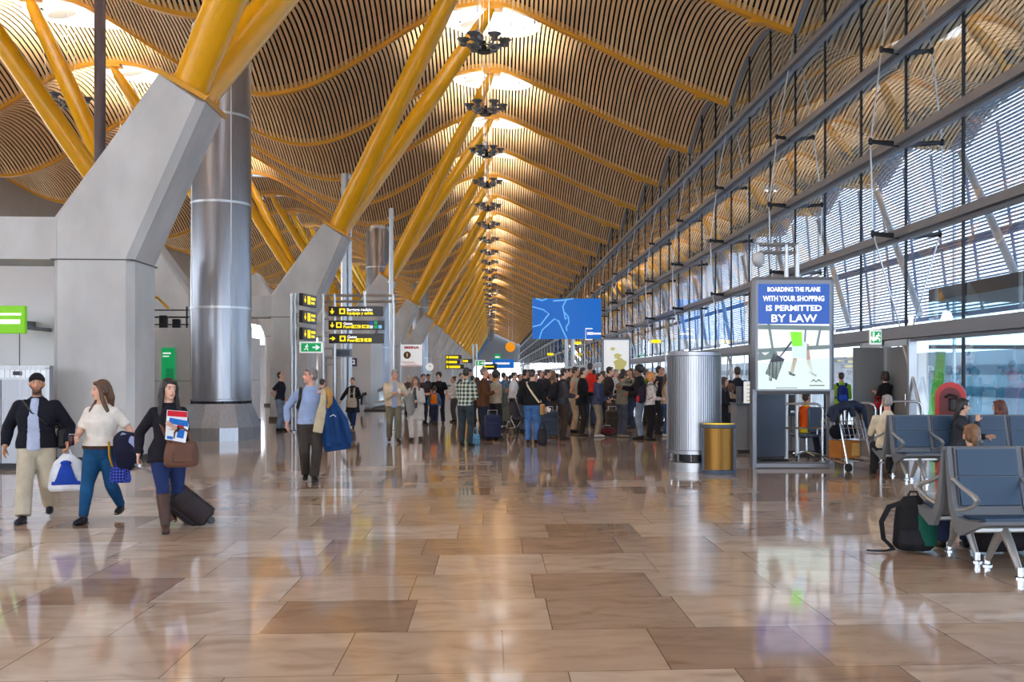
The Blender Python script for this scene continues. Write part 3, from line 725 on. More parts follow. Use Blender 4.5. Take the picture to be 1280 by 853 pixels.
# ================================================================== PYLONS
SHAFT = [(-8.2, 0), (-8.2, 4.62), (-6.27, 7.32), (-5.40, 6.84), (-6.72, 3.83), (-6.72, 0)]
PX = -7.46
def pylon_proto():
    mb = MB(); T = .68
    # chamfered section: inner outline at the faces, full outline at mid thickness
    def inset(poly, d):
        cx = sum(p[0] for p in poly) / len(poly); out = []
        n = len(poly)
        for i, (x, z) in enumerate(poly):
            a = V((x - poly[i - 1][0], z - poly[i - 1][1])).normalized(); b = V((poly[(i + 1) % n][0] - x, poly[(i + 1) % n][1] - z)).normalized()
            na = V((-a.y, a.x)); nb = V((-b.y, b.x)); m = (na + nb); m = m / max(.3, m.length_squared / 2) / 1.0
            out.append((x - m.x * d * -1 if False else x + (-m.x) * d, z + (-m.y) * d if 0 < i < n - 1 and i not in (2, 3) else z))
        return out
    # outline is clockwise seen from the front, so the inward side is to the right
    inn = inset(SHAFT, .12)
    n = len(SHAFT); P = []
    for y, poly in ((-T, inn), (-T + .14, SHAFT), (T - .14, SHAFT), (T, inn)):
        P += [(x - PX, y, z) for x, z in poly]
    Q = [tuple(range(n)), tuple(range(3 * n, 4 * n))[::-1]]
    for r in range(3):
        for i in range(n): j = (i + 1) % n; Q.append((r * n + i, r * n + j, (r + 1) * n + j, (r + 1) * n + i))
    mb.add(P, Q)
    # formwork joint
    g = MB()
    g.box((-8.21 - PX, -T - .006, 3.81), (-6.71 - PX, T + .006, 3.835))
    sk = MB(); sk.box((-8.22 - PX, -T - .02, 0), (-6.70 - PX, T + .02, .13))
    ax = V((0 - -5.83, 0, 17.35 - 7.08)).normalized()
    c = V((-5.835 - PX, 0, 7.08)); per = V((ax.z, 0, -ax.x))
    fg = MB(); R = Matrix((per, V((0, 1, 0)), ax)).transposed()
    fg.cbox(c + ax * .05, (1.06, 1.42, .09), R)
    for i in range(12):
        a = 2 * PI * i / 12
        q = c + per * (.45 * math.cos(a)) + V((0, .62 * math.sin(a), 0))
        fg.tube([q + ax * .08, q + ax * .2], .035, 8)
    struts = []
    for s in (-1, 1):
        a = c + V((0, s * .26, 0)) + ax * .05; b = V((0 - PX, s * 4.5, 17.32))
        d = b - a; st = MB(); pts = [a + d * t for t in (0, .02, .12, .35, .6, .85, .955, 1)]
        st.tube(pts, [.38, .34, .35, .36, .345, .29, .24, .13], 18)
        nrm = d.normalized()
        for g_ in range(3):
            e = a + nrm * .05
        struts.append(st)
    return mb, g, sk, fg, struts
pm = pylon_proto()
pyl_me = dict(shaft=pm[0].mesh('shaft', M['concrete'], False), joint=pm[1].mesh('formwork_joint', M['skirting']), base=pm[2].mesh('base_skirting', M['skirting']), flange=pm[3].mesh('flange', M['beam_yellow'], True))
strut_me = {k: [s.mesh('strut', M[k], True) for s in pm[4]] for k in ('yellow', 'green', 'blue_strut')}
PYL_Y = [19.5 + 18 * k for k in range(20)]
def pylon(x, y, rz, label, col='yellow'):
    r = empty('concrete_pylon', (x, y, 0), rz, label, 'pylon', 'concrete pylons with paired yellow struts' if col == 'yellow' else 'concrete pylons with painted struts')
    for nm, me in (('shaft', pyl_me['shaft']), ('formwork_joint', pyl_me['joint']), ('base_skirting', pyl_me['base']), ('flange', pyl_me['flange'])):
        link(bpy.data.objects.new(nm, me), r)
    for me in strut_me[col]: link(bpy.data.objects.new('strut', me), r)
    return r
tie_me = MB().box((-1.86, -.62, 3.83), (1.86, .62, 4.62)).mesh('tie_beam', M['concrete'])
for k, y in enumerate(PYL_Y):
    col = 'yellow' if k < 17 else ('green' if k == 17 else 'blue_strut')
    cn = {'yellow': 'yellow', 'green': 'green', 'blue_strut': 'blue'}[col]
    pylon(PX, y, 0, f'concrete pylon with a pair of {cn} struts, {ORD[k]} from the camera along the concourse', col)
    if k < 9:
        pylon(-19.2 - PX, y, PI, f'concrete pylon leaning left, {ORD[k]} of the row behind the concourse pylons')
        o = bpy.data.objects.new('tie_beam', tie_me); link(o); o.location = (-9.6, y, 0); tag(o, f'horizontal concrete beam joining the {ORD[k]} pair of pylons', 'beam', 'concrete tie beams')
    elif k < 20:
        pass
# outer tie beam towards the left at the nearest frame
# ================================================================== STEEL AIR COLUMNS
def steel_column(y, label):
    r = empty('steel_column', (-7.05, y, 0), 0, label, 'column', 'round steel clad columns')
    b = MB(); n = 14
    b.lathe([(1.02, 0), (1.02, .33), (.80, .93)], n=n); b.build('flared_base', M['steel'], r, smooth=False)
    g = MB(); g.lathe([(.72, .90), (.72, 1.01)], n=28)
    for i in range(10):
        a = 2 * PI * i / 10; g.cbox((.755 * math.cos(a), .755 * math.sin(a), .965), (.05, .05, .08))
    g.build('shadow_gap', M['dark'], r)
    s = MB(); s.lathe([(.755, 1.0), (.775, 1.0), (.775, 1.05), (.755, 1.06), (.755, 10.6), (.72, 10.72)], n=48); s.build('cladding', M['steel_dark'], r)
    j = MB()
    for z in (3.4, 6.1, 8.35): j.lathe([(.756, z - .03), (.77, z - .03), (.77, z + .03), (.756, z + .03)], n=48, cap=False)
    for i in range(4):
        a = PI / 4 + i * PI / 2 - .2; j.cbox((.757 * math.cos(a), .757 * math.sin(a), 5.8), (.02, .02, 9.5))
    j.build('joint_band', M['alu'], r)
    c = MB(); c.cbox((.72, -.1, 10.72), (.35, .5, .3)); c.lathe([(.5, 10.7), (.45, 10.95), (.2, 11.0)], n=24); c.build('outlet_head', M['offwhite'], r)
steel_column(26.1, 'nearest big round steel clad column with flared brushed base behind the woman with suitcase')
steel_column(61.5, 'round steel clad column standing behind the black and yellow direction signs')
steel_column(97.5, 'farthest round steel clad column half hidden by the pylons')
# slim poles
mb = MB(); mb.tube([(0, 0, 0), (0, 0, 16)], .14, 16); mb.lathe([(.22, 0), (.22, .04), (.15, .06)], n=16)
o = mb.build('drain_pole', M['pole']); p = W(125, 400, 25.5); o.location = (p.x, p.y, 0); tag(o, 'slim brown grey pole rising behind the nearest concrete pylon', 'pole')
for (px, zc, lab) in ((430, 43, 'left one of the twin steel pipes behind the direction signs'), (436.5, 43.2, 'right one of the twin steel pipes behind the direction signs'), (489, 46, 'tall steel pipe at the right end of the direction signs')):
    p = W(px, 400, zc); mb = MB(); mb.tube([(0, 0, 0), (0, 0, 10.5 if px < 480 else 9.5)], .13 if px < 480 else .1, 14)
    for z in (3, 6, 9): mb.lathe([(.16, z), (.16, z + .06)], n=14)
    o = mb.build('steel_pipe', M['alu']); o.location = (p.x, p.y, 0); tag(o, lab, 'pipe', 'tall steel pipes')
# ================================================================== CHANDELIERS
def chandelier_meshes():
    hub = MB(); hub.lathe([(.05, -.42), (.3, -.42), (.32, -.36), (.3, -.3), (.12, -.28), (.1, .1), (.05, .15)], n=20)
    hub.tube([(.34 * math.cos(2*PI*i/16), .34 * math.sin(2*PI*i/16), -.12) for i in range(16)], .03, 6, closed=True)
    arm = MB(); arm.tube([(.2, 0, -.36), (.62, 0, -.26), (.92, 0, .0)], .035, 6); arm.tube([(.15, 0, -.1), (.55, 0, -.02), (.9, 0, .04)], .025, 6)
    arm.tube([(.45, 0, -.29), (.5, 0, -.03)], .02, 5); arm.tube([(.7, 0, -.2), (.5, 0, -.03)], .02, 5)
    bowl = MB(); bowl.lathe([(.05, -.13), (.15, -.13), (.16, -.03), (.09, -.01), (.15, .03), (.31, .17), (.325, .18), (.28, .165), (.1, .04), (.02, .03)], n=18)
    lamp = MB(); lamp.lathe([(.02, .05), (.1, .05), (.12, .09), (.02, .12)], n=10)
    cab = MB()
    for a in (.4, 2.5, 4.6): cab.tube([(.2 * math.cos(a), .2 * math.sin(a), .1), (.2 * math.cos(a), .2 * math.sin(a), 4.0)], .014, 4)
    for a in (0, PI): cab.tube([(.95 * math.cos(a), 0, .2), (1.35 * math.cos(a), 0, 3.7)], .01, 4)
    for m_ in (hub, arm, bowl, lamp): m_.v = [(x * .82, y_ * .82, z * .82) for x, y_, z in m_.v]
    return [m.mesh(n, mm, True) for m, n, mm in ((hub, 'hub', M['dark']), (arm, 'arm', M['grey_metal']), (bowl, 'bowl', M['grey_metal']), (lamp, 'lamp', M['lamp_warm']), (cab, 'cable', M['alu']))]
CH = chandelier_meshes()
def uplight(loc, e, size=2.4):
    l = bpy.data.lights.new('uplight', 'SPOT'); l.energy = e * .9; l.color = (1, .90, .74); l.spot_size = math.radians(size * 60); l.spot_blend = .9; l.shadow_soft_size = .4
    o = bpy.data.objects.new('uplight', l); link(o); o.location = loc; o.rotation_euler = (PI, 0, 0); return o
def chandelier(x, y, z, label, n=6):
    r = empty('chandelier', (x, y, z), 0, label, 'chandelier', 'uplighter clusters under the roof ridge')
    link(bpy.data.objects.new('hub', CH[0]), r); link(bpy.data.objects.new('cable', CH[4]), r)
    for i in range(n):
        a = 2 * PI * i / n
        o = bpy.data.objects.new('arm', CH[1]); link(o, r); o.rotation_euler = (0, 0, a)
        b = bpy.data.objects.new('bowl', CH[2]); link(b, r); b.location = (.78 * math.cos(a), .78 * math.sin(a), .02)
        link(bpy.data.objects.new('lamp', CH[3]), b)
    return r
for k in range(36):
    y = 28.5 + 9 * k
    if y > 345: break
    chandelier(-.3, y, 14.3, f'cluster of six grey uplighter bowls, {ORD[k]} from the camera along the main ridge')
    if k < 14: uplight((-.3, y, 15.0), 2600 if k < 8 else 3600)
    elif k % 3 == 0: uplight((-.3, y, 15.0), 8000)
for k, y in enumerate((28.5, 37.5, 46.5, 55.5, 64.5, 73.5)):
    chandelier(-19.4, y, 14.3, f'cluster of six grey uplighter bowls, {ORD[k]} from the camera under the left ridge')
    uplight((-19.4, y, 15.0), 3600)
for y in (1.5, 10.5, 19.5): uplight((-.3, y, 15.0), 2400); uplight((-19.4, y, 15.0), 4500)  # spots without clusters; the left ones added to brighten the left foreground
# silver camera globes hanging on the lamp line
mb = MB(); mb.ball((0, 0, 0), .24, n=20, m=12); mb.lathe([(.1, .2), (.08, .3), (.03, .34)], n=12); mb.tube([(0, 0, .3), (0, 0, 4)], .02, 5)
gm = mb.mesh('camera_globe', M['steel_dark'], True)
for k, (px, py, zc) in enumerate(((597, 47, 37.3), (606, 184, 55.5), (608, 232, 73.5))):
    o = bpy.data.objects.new('camera_globe', gm); link(o); o.location = W(px, py, zc); tag(o, f'silver ball hanging beside the {["second", "fourth", "sixth"][k]} uplighter cluster', 'camera globe', 'silver balls on the lamp line')
# ================================================================== RIGHT FACADE
ZR = [2.72, 5.2, 7.5, 9.8, 12.2]
for i, z in enumerate(ZR):
    mb = MB(); h = .15 if i == 0 else .10
    mb.box((XW - .34, -39, z - h), (XW - .045, 366, z + h)); mb.box((XW - .20, -39, z - h - .09), (XW - .06, 366, z - h))
    tag(mb.build(f'trim_{i + 1}', M['rail'], smooth=False), kind='structure')
mb = MB(); mb.box((XW - .12, -39, 0), (XW + .02, 366, .12)); tag(mb.build('trim_6', M['rail'], smooth=False), kind='structure')
rnd = random.Random(3)
def glass_bay(seed):
    mb = MB(); r = random.Random(seed)
    for c in range(3):
        ya, yb = 3 * c + .03, 3 * c + 2.97
        zs = [.12] + ZR
        for a, b in zip(zs[:-1], zs[1:]):
            o = [r.uniform(-.009, .009) for _ in range(3)]; o.append(o[1] + o[2] - o[0])
            mb.add([(o[0], ya, a), (o[1], yb, a), (o[3], yb, b), (o[2], ya, b)], [(0, 1, 2, 3)])
        o = [r.uniform(-.008, .008) for _ in range(2)]; n = 5
        P = []
        for i in range(n + 1):
            y = ya + (yb - ya) * i / n; P += [(o[0], y, ZR[-1]), (o[1], y, ceilz(XW) + bulge(y) + .02)]
        mb.add(P, [(2 * i, 2 * i + 2, 2 * i + 3, 2 * i + 1) for i in range(n)])
    return mb.mesh('pane', M['glass'], fix=False)
GB = [glass_bay(s) for s in range(5)]
mm = MB(); mm.box((-.09, -.035, 0), (.02, .035, 11.75 + H)); mull_me = mm.mesh('mullion', M['dark'])
mm3 = MB()
P = []
for i in range(13):
    y = BAY * i / 12; z = ceilz(XW) + bulge(y); P += [(-.1, y, z - .05), (.04, y, z - .05), (.04, y, z + .05), (-.1, y, z + .05)]
mm3.add(P, [(4*i+k, 4*i+(k+1) % 4, 4*i+4+(k+1) % 4, 4*i+4+k) for i in range(12) for k in range(4)])
head_me = mm3.mesh('head_rail', M['rail'])
def mull_at(y): 
    mb = MB(); mb.box((-.04, -.03, 0), (.015, .03, ceilz(XW) + bulge(y))); return mb.mesh('mullion', M['dark'])
MU = [mull_at(0), mull_at(3), mull_at(6)]
for k, y in enumerate(BEAMS[:-1]):
    w = empty(f'window_{k + 1}', (XW, y, 0), kind='structure')
    link(bpy.data.objects.new('pane', GB[k % 5]), w); link(bpy.data.objects.new('head_rail', head_me), w)
    for j in range(3):
        o = bpy.data.objects.new('mullion', MU[j]); link(o, w); o.location = (0, 3 * j, 0)
# cable trusses
def truss_meshes():
    brs = []; D = [(12.2, .12), (9.8, .64), (7.5, .92), (5.2, .86), (2.72, .5)]
    for z, d in D[1:4]:
        br = MB(); brs.append(br); br.tube([(-d, 0, z), (-.12, 0, z - .06)], [(.035, .05), (.05, .08)], 8); br.tube([(.05, 0, z - .06), (d, 0, z)], [(.05, .08), (.035, .05)], 8)
        for s in (-1, 1): br.ball((s * d, 0, z), (.06, .06, .1), n=8, m=6)
    rod = MB()
    for s in (-1, 1):
        pts = [(s * .05, 0, 13.2)] + [(s * d, 0, z) for z, d in D[1:4]] + [(s * .12, 0, 2.72)]
        for a, b in zip(pts[:-1], pts[1:]): rod.tube([a, b], .022, 6)
    rod.tube([(-.15, 0, 2.7), (-.1, -1.5, .1)], .045, 8); rod.tube([(-.15, 0, 2.7), (.2, 1.9, .1)], .03, 8)
    return [br.mesh('bracket', M['dark'], True) for br in brs], rod.mesh('tie_rod', M['alu'], True)
TR = truss_meshes()
for k, y in enumerate(BEAMS[5:-1]):
    r = empty('cable_truss', (XW, y, 0), 0, f'bow shaped rod truss with dark brackets, {ORD[k]} from the camera along the glass wall', 'truss', 'rod trusses bracing the glass wall')
    for me in TR[0]: link(bpy.data.objects.new('bracket', me), r)
    link(bpy.data.objects.new('tie_rod', TR[1]), r)
# louvres outside
lv = MB(); n = 57
for i in range(n):
    z = 4.45 + .152 * i; lv.cbox((0, BAY / 2, z), (.115, BAY - .02, .02), Matrix.Rotation(math.radians(28), 3, 'Y'))
lv_me = lv.mesh('blades', M['louvre'])
lb = MB()
for q in (1.5, 4.5, 7.5): lb.tube([(.3, q + .9, 11.9), (.3, q - .9, 4.4)], .07, 6)
lb.box((.2, 0.02, 7.3), (.34, BAY - .02, 7.5)); lb.box((.1, 0.02, 4.2), (.25, BAY - .02, 4.4))
lb_me = lb.mesh('brace', M['bluebrace'])
ls = MB(); ls.tube([(-.4, 7.0, 11.0), (-.35, 2.1, 4.5)], .16, 10); ls_me = ls.mesh('prop', M['white'], True)
lp = MB(); lp.box((-.05, .03, -4.2), (.05, .15, 11.9)); lp_me = lp.mesh('post', M['alu'])
for k, y in enumerate(BEAMS[5:37]):
    r = empty('louvre_screen', (20.0, y, 0), 0, f'white horizontal louvre screen outside the glass, {ORD[k]} bay from the camera', 'louvre', 'louvre screens outside')
    for nm, me in (('blades', lv_me), ('brace', lb_me), ('prop', ls_me)): link(bpy.data.objects.new(nm, me), r)
    o = bpy.data.objects.new('post', lp_me); link(o, r); o.location = (.3, 0, 0)
# ================================================================== OUTSIDE: piers seen through the lower glass
mb = MB(); mb.box((24.5, 40, -4.2), (30, 340, 2.9)); o = mb.build('boarding_pier', M['white'], smooth=False); tag(o, 'long white boarding pier outside beyond the glass wall', 'building')
st = MB()
for z in (.6, 1.7): st.box((24.44, 40, z), (24.5, 340, z + .5))
st.build('window_band', M['teal'], o, smooth=False)
# ================================================================== LIGHT
wd = bpy.data.worlds.new('sky'); scene.world = wd; wd.use_nodes = True
N = wd.node_tree.nodes; L = wd.node_tree.links; bg = N['Background']
tc = N.new('ShaderNodeTexCoord'); sp = N.new('ShaderNodeSeparateXYZ'); L.new(tc.outputs['Generated'], sp.inputs[0])
rp = N.new('ShaderNodeValToRGB'); e = rp.color_ramp.elements
e[0].position = 0; e[0].color = (.86, .92, 1, 1); e[1].position = .7; e[1].color = (.55, .74, 1, 1)
L.new(sp.outputs['Z'], rp.inputs['Fac']); L.new(rp.outputs['Color'], bg.inputs['Color']); bg.inputs['Strength'].default_value = 5.0
sun = bpy.data.lights.new('sun', 'SUN'); sun.energy = 2.5; sun.angle = .05; sun.color = (1, .95, .86)
so = bpy.data.objects.new('sun', sun); link(so); so.rotation_euler = (math.radians(48), 0, math.radians(100)); so.location = (60, 0, 60)
vs.exposure = 0.66
# left far wall; its open band is added to let daylight in
wl = empty('wall_left', kind='structure')
mb = MB()
mb.box((-36.3, -39, 0), (-36, 366, 6.5)); mb.box((-36.3, -39, 9.5), (-36, 366, 20))
for y in BEAMS: mb.box((-36.3, y - .2, 1), (-36, y + .2, 9))
mb.build('wall_panel', M['offwhite'], wl, smooth=False)
wb_ = MB()  # unseen back wall, added and opened to set brightness near the camera
for x in range(-36, 10, 6): wb_.box((x, -39.4, 0), (x + .5, -39, 12))
wb_.box((-36, -39.4, 11), (XW, -39, 18)); wb_.box((-36, -39.4, 0), (XW, -39, .5))
tag(wb_.build('wall_back_added', M['offwhite'], smooth=False), kind='structure')
# end wall
we = MB(); we.box((XW - 20, 367, 6.5), (XW + .4, 367.4, 18)); we.box((-36, 367, 0), (-12, 367.4, 18))
o = we.build('wall_end', M['greypanel'], smooth=False); tag(o, kind='structure')
sc_c = scene.cycles
sc_c.max_bounces = 10; sc_c.diffuse_bounces = 4; sc_c.glossy_bounces = 4; sc_c.transparent_max_bounces = 16; sc_c.transmission_bounces = 4
sc_c.caustics_reflective = False; sc_c.caustics_refractive = False; sc_c.use_denoising = True
sc_c.sample_clamp_indirect = 8
# ================================================================== FOREGROUND PEOPLE
def hgt(fy, hy): return H * (fy - hy) / (fy - VPY)
# 1 man in black jacket
q = person(G(46, 650), 12, 1.72, 'm', 'tan', ('beanie', (26, 26, 34)), ('jacket', (24, 25, 36)), ('trousers', (192, 182, 160), 'loose'), (26, 28, 44), L=(.34, -.06, .88), R=(-.33, -.02, .86), leg='walkR', lean=-1, head=(12, -6), fat=1.12,
           inner=(176, 188, 214), beard=(40, 30, 26), grip=(1, 0), vox=.009, label='person in black jacket and dark knit hat, khaki trousers, walking with a white plastic bag')
T = q['T']
sb = empty('shoulder_bag', q['root'].location, q['root'].rotation_euler.z, 'black shoulder bag slung across the person in the dark knit hat', 'bag', 'hand and shoulder bags')
b = MB(); b.rbox(T(.27, .12, .06), (.12, .30, .24), .04); remeshed(b, 'bag_body', fabric((30, 26, 30), None, None, .5), sb, .012, 2)
strap_part(sb, 'strap', [T(.28, .1, .16), T(.14, -.15, .22), T(-.02, -.175, .36), T(-.13, -.09, .50), T(-.12, .06, .50), T(.1, .17, .3), T(.26, .16, .16)], [(.022, .008)] * 7, M['black'])
def carrier(loc, rz):
    r = empty('carrier_bag', loc, rz, 'white plastic carrier bag with a blue emblem carried by the person in the knit hat', 'bag')
    b = MB(); b.tube([(0, 0, -.46), (0, 0, -.43), (.01, 0, -.25), (.0, 0, -.12), (0, 0, -.03)], [(.19, .05), (.21, .08), (.20, .085), (.15, .06), (.05, .025)], 16, hint=(1, 0, 0)); remeshed(b, 'bag_body', fabric((232, 234, 240), None, None, .4), r, .011, 2)
    e = MB(); e.tube([(0, -.08, -.36), (0, -.095, -.30), (0, -.098, -.22), (0, -.09, -.15)], [(.13, .012), (.10, .012), (.075, .012), (.05, .01)], 14, hint=(1, 0, 0)); e.ball((0, -.085, -.13), (.06, .015, .03)); e.tube([(-.15, -.08, -.36), (.15, -.08, -.36)], [(.02, .012)] * 2, 8, hint=(0, 0, 1)); e.build('emblem', fabric((34, 70, 170)), r)
    h = MB(); h.tube([(-.04, 0, -.05), (-.02, 0, .015), (.02, 0, .015), (.04, 0, -.05)], .009, 6); h.build('handle', M['white'], r)
carrier(q['w'](q['wri'][0] + V((0, -.01, -.08))), math.radians(12))
# 2 woman in white top
q = person(G(128, 651), -6, 1.64, 'f', 'fair', ('long', (96, 66, 44)), ('blouse', (232, 226, 216)), ('jeans_slim', (22, 74, 116), 'slim'), (24, 24, 34), L=(.30, -.12, .93), R=(-.20, -.24, 1.02), leg='walkR', lean=1, head=(-52, 2), fat=1.2, grip=(1, 1), vox=.009,
           label='person in white short sleeved top and blue jeans beside the one in knit hat')
T = q['T']
bl = MB(); bl.tube([T(0, -.002, .0), T(0, -.002, .035)], [(.190 * 1.16, .150 * 1.2)] * 2, 20, hint=(1, 0, 0)); bl.build('belt', fabric((70, 46, 30)), q['root'])
jk = empty('folded_jacket', q['w'](q['wri'][0]), 0, 'navy jacket with pale lining over the arm of the person in the white top', 'jacket')
b = MB(); b.tube([(-.05, .02, .10), (.05, -.02, .06), (.09, -.04, -.08), (.06, -.04, -.22), (.02, -.04, -.30)], [(.08, .05), (.15, .08), (.17, .09), (.12, .07), (.05, .03)], 14, hint=(1, 0, 0)); remeshed(b, 'shell', fabric((28, 30, 52)), jk, .012, 2)
b = MB(); b.tube([(.0, -.05, .10), (.12, -.07, .05), (.20, -.05, -.08)], [(.05, .012), (.06, .014), (.04, .012)], 10, hint=(1, 0, 0)); b.build('lining', fabric((150, 160, 200)), jk)
b = MB(); b.tube([(-.12, -.06, .04), (-.10, -.09, -.12), (-.07, -.08, -.24)], [(.012, .02)] * 3, 8); b.build('trim', fabric((190, 140, 40)), jk)
qb = empty('quilted_bag', q['w'](q['wri'][0] + V((.0, -.04, -.22))), 0, 'small blue quilted bag hanging below the dark jacket of the person in white', 'bag', 'hand and shoulder bags')
b = MB(); b.tube([(0, 0, -.20), (0, 0, -.16), (0, 0, -.02), (0, 0, .04)], [(.11, .05), (.125, .07), (.10, .06), (.06, .03)], 14, hint=(1, 0, 0)); b.build('bag_body', fabric((24, 30, 96), 'quilt', (70, 90, 190)), qb)
strap_part(qb, 'strap', [(-.06, 0, .02), (-.04, 0, .16), (.04, 0, .16), (.06, 0, .02)], .010, M['black'])
cup = empty('drink_can', q['w'](q['wri'][1] + V((-.01, -.075, -.02))), 0, 'small dark drink can held by the person in the white top', 'drink')
b = MB(); b.lathe([(.025, -.06), (.031, -.05), (.031, .05), (.026, .062)], n=16); b.build('can_body', fabric((60, 30, 40), None, None, .3), cup); b = MB(); b.lathe([(.026, .06), (.024, .068), (.02, .064)], n=16); b.build('lid', M['chrome'], cup)
# 3 woman with suitcase
q = person(G(210, 661), 28, 1.66, 'f', 'fair', ('long', (34, 24, 24)), ('suit', (30, 27, 36)), ('leggings', (34, 50, 96), 'slim'), (76, 52, 44, 1), L=(.02, -.26, 1.16), R=(-.30, .10, .84), leg='walkR', lean=2, head=(14, 2), grip=(0, 1), vox=.009,
           label='person with long dark hair in dark coat and brown boots pulling a suitcase')
T = q['T']; w3 = q
for k, (dz, col, lab, rot) in enumerate(((.0, (214, 40, 56), 'red and white magazine held against the chest of the person pulling a suitcase', .1), (-.09, (40, 110, 190), 'blue and white booklet held below the red magazine by the same person', .22))):
    r = empty('magazine', q['w'](T(.05, -.22 - .025 * k, .33 + dz)), math.radians(28), lab, 'magazine', 'magazines in the arm of the person with boots')
    R_ = Matrix.Rotation(rot, 3, 'Y') @ Matrix.Rotation(-.2, 3, 'X')
    b = MB(); b.cbox((0, 0, 0), (.21, .012, .27 - .06 * k), R_); b.build('cover', M['white'], r)
    b = MB(); b.cbox(R_ @ V((0, -.008, .10)), (.20, .004, .06), R_); b.cbox(R_ @ V((.04, -.008, -.02)), (.07, .004, .09), R_); b.cbox(R_ @ V((-.06, -.008, -.08)), (.06, .004, .03), R_); b.build('print', fabric(col), r)
hbp = q['w'](T(.10, -.24, -.16)); hb = shoulder_bag(hbp, math.radians(28), (104, 70, 54), 'brown leather handbag hanging in front of the person with boots', .36, .17, .27)
h2 = MB(); h2.tube([V((-.12, 0, .25)), V((-.20, .12, .5)), V((-.16, .22, .68))], [(.02, .008)] * 3, 6, hint=(1, 0, 0)); h2.build('strap', fabric((104, 70, 54), None, None, .5), hb)
hand = q['w'](q['wri'][1] + V((0, .03, -.09)))
sc_loc = V((hand.x + .62, hand.y + .42, 0))
r = empty('suitcase', (sc_loc.x, sc_loc.y, .03), 0, 'dark wheeled suitcase tilted and pulled by the person with brown boots', 'suitcase', 'wheeled suitcases')
dv = (hand - V((sc_loc.x, sc_loc.y, .05))); dirn = dv.normalized(); side = V((0, 0, 1)).cross(dirn).normalized(); nrm_ = dirn.cross(side)
R_ = Matrix((side, nrm_, dirn)).transposed()
b = MB(); b.rbox(dirn * .30, (.40, .26, .50), .06, R_); b.build('shell', fabric((46, 36, 38), None, None, .5), r)
b = MB(); b.rbox(dirn * .28 - nrm_ * .14, (.32, .05, .34), .02, R_); b.build('front_pocket', fabric((40, 32, 34), None, None, .5), r)
b = MB(); b.rbox(dirn * .52 + nrm_ * .0, (.36, .2, .03), .01, R_); b.build('end_trim', fabric((120, 96, 60)), r)
for s_ in (-1, 1): b = MB(); b.tube([side * (s_ * .17 - .015) + dirn * .03, side * (s_ * .17 + .015) + dirn * .03], .04, 12); b.build('wheel', M['black'], r)
b = MB(); hl = dv.length
for s_ in (-1, 1): b.tube([side * s_ * .07 + dirn * .5 + nrm_ * .08, side * s_ * .05 + dirn * (hl - .01)], .011, 8)
b.tube([side * -.07 + dirn * hl, side * .07 + dirn * hl], .017, 8); b.build('pull_handle', M['alu'], r)
# 4 man in blue shirt with coat
q = person(G(388, 602), 14, 1.82, 'm', 'pink', ('white', (122, 118, 116)), ('shirt', (152, 172, 210)), ('trousers', (66, 60, 56), 'straight'), (24, 24, 26), L=(.19, -.22, 1.30), R=(-.34, .02, .88), leg=((.05, -.05, 0), (-.06, .14, .02)), lean=-1, head=(-82, -4), fat=1.06, grip=(1, 0), vox=.009,
           label='person in light blue shirt and dark trousers walking with a coat over one arm')
T = q['T']; blt = MB(); blt.tube([T(0, -.0, .0), T(0, -.0, .035)], [(.197, .150)] * 2, 20, hint=(1, 0, 0)); blt.build('belt', fabric((30, 26, 24)), q['root'])
sp_ = empty('shoulder_strap_bag', q['root'].location, q['root'].rotation_euler.z, 'small black rucksack on the back of the person in the light blue shirt', 'backpack')
b = MB(); b.tube([T(-.05, .17, .12), T(-.05, .18, .3), T(-.06, .16, .44)], [(.11, .06), (.12, .07), (.07, .04)], 12, hint=(1, 0, 0)); remeshed(b, 'pack_body', fabric((34, 34, 38)), sp_, .012, 2)
strap_part(sp_, 'shoulder_strap', [T(-.12, .13, .44), T(-.14, .05, .525), T(-.145, -.07, .49), T(-.16, -.13, .36), T(-.19, -.06, .22), T(-.14, .13, .14)], [(.026, .009)] * 6, M['black'])
wl_ = q['w'](q['wri'][0])
ct = empty('carried_coat', wl_, 0, 'blue coat with beige lining draped over the arm of the person in the blue shirt', 'coat')
b = MB(); b.tube([(.02, .05, .06), (.06, .05, -.1), (.12, .05, -.4), (.18, .05, -.72), (.20, .05, -.86)], [(.05, .05), (.11, .07), (.17, .08), (.23, .09), (.20, .06)], 16, hint=(1, 0, -.25))
for dx in (.0, .14, .27): b.tube([(.03 + dx * .2, .0, .0), (.05 + dx, -.03, -.4), (.06 + dx * 1.25, -.02, -.80 + dx * .25)], [.03, .05, .045], 8)
remeshed(b, 'shell', fabric((24, 62, 112)), ct, .012, 3)
b = MB(); b.tube([(.0, -.04, .10), (-.01, -.06, -.12), (-.06, -.05, -.36), (-.10, -.05, -.58)], [(.04, .03), (.06, .03), (.085, .03), (.08, .02)], 12, hint=(1, 0, 0)); remeshed(b, 'lining', fabric((188, 178, 150)), ct, .011, 2)
b = MB(); b.tube([(.03, -.04, .12), (.09, -.07, .02), (.10, -.08, -.12), (.06, -.08, -.2)], [(.035, .02), (.05, .028), (.04, .025), (.02, .015)], 10, hint=(1, 0, 0)); remeshed(b, 'collar', fabric((176, 132, 70)), ct, .011, 2)
b = MB(); b.tube([(.10, -.10, -.33), (.15, -.105, -.30), (.19, -.10, -.33)], [(.008, .006)] * 3, 6); b.build('emblem', M['white'], ct)
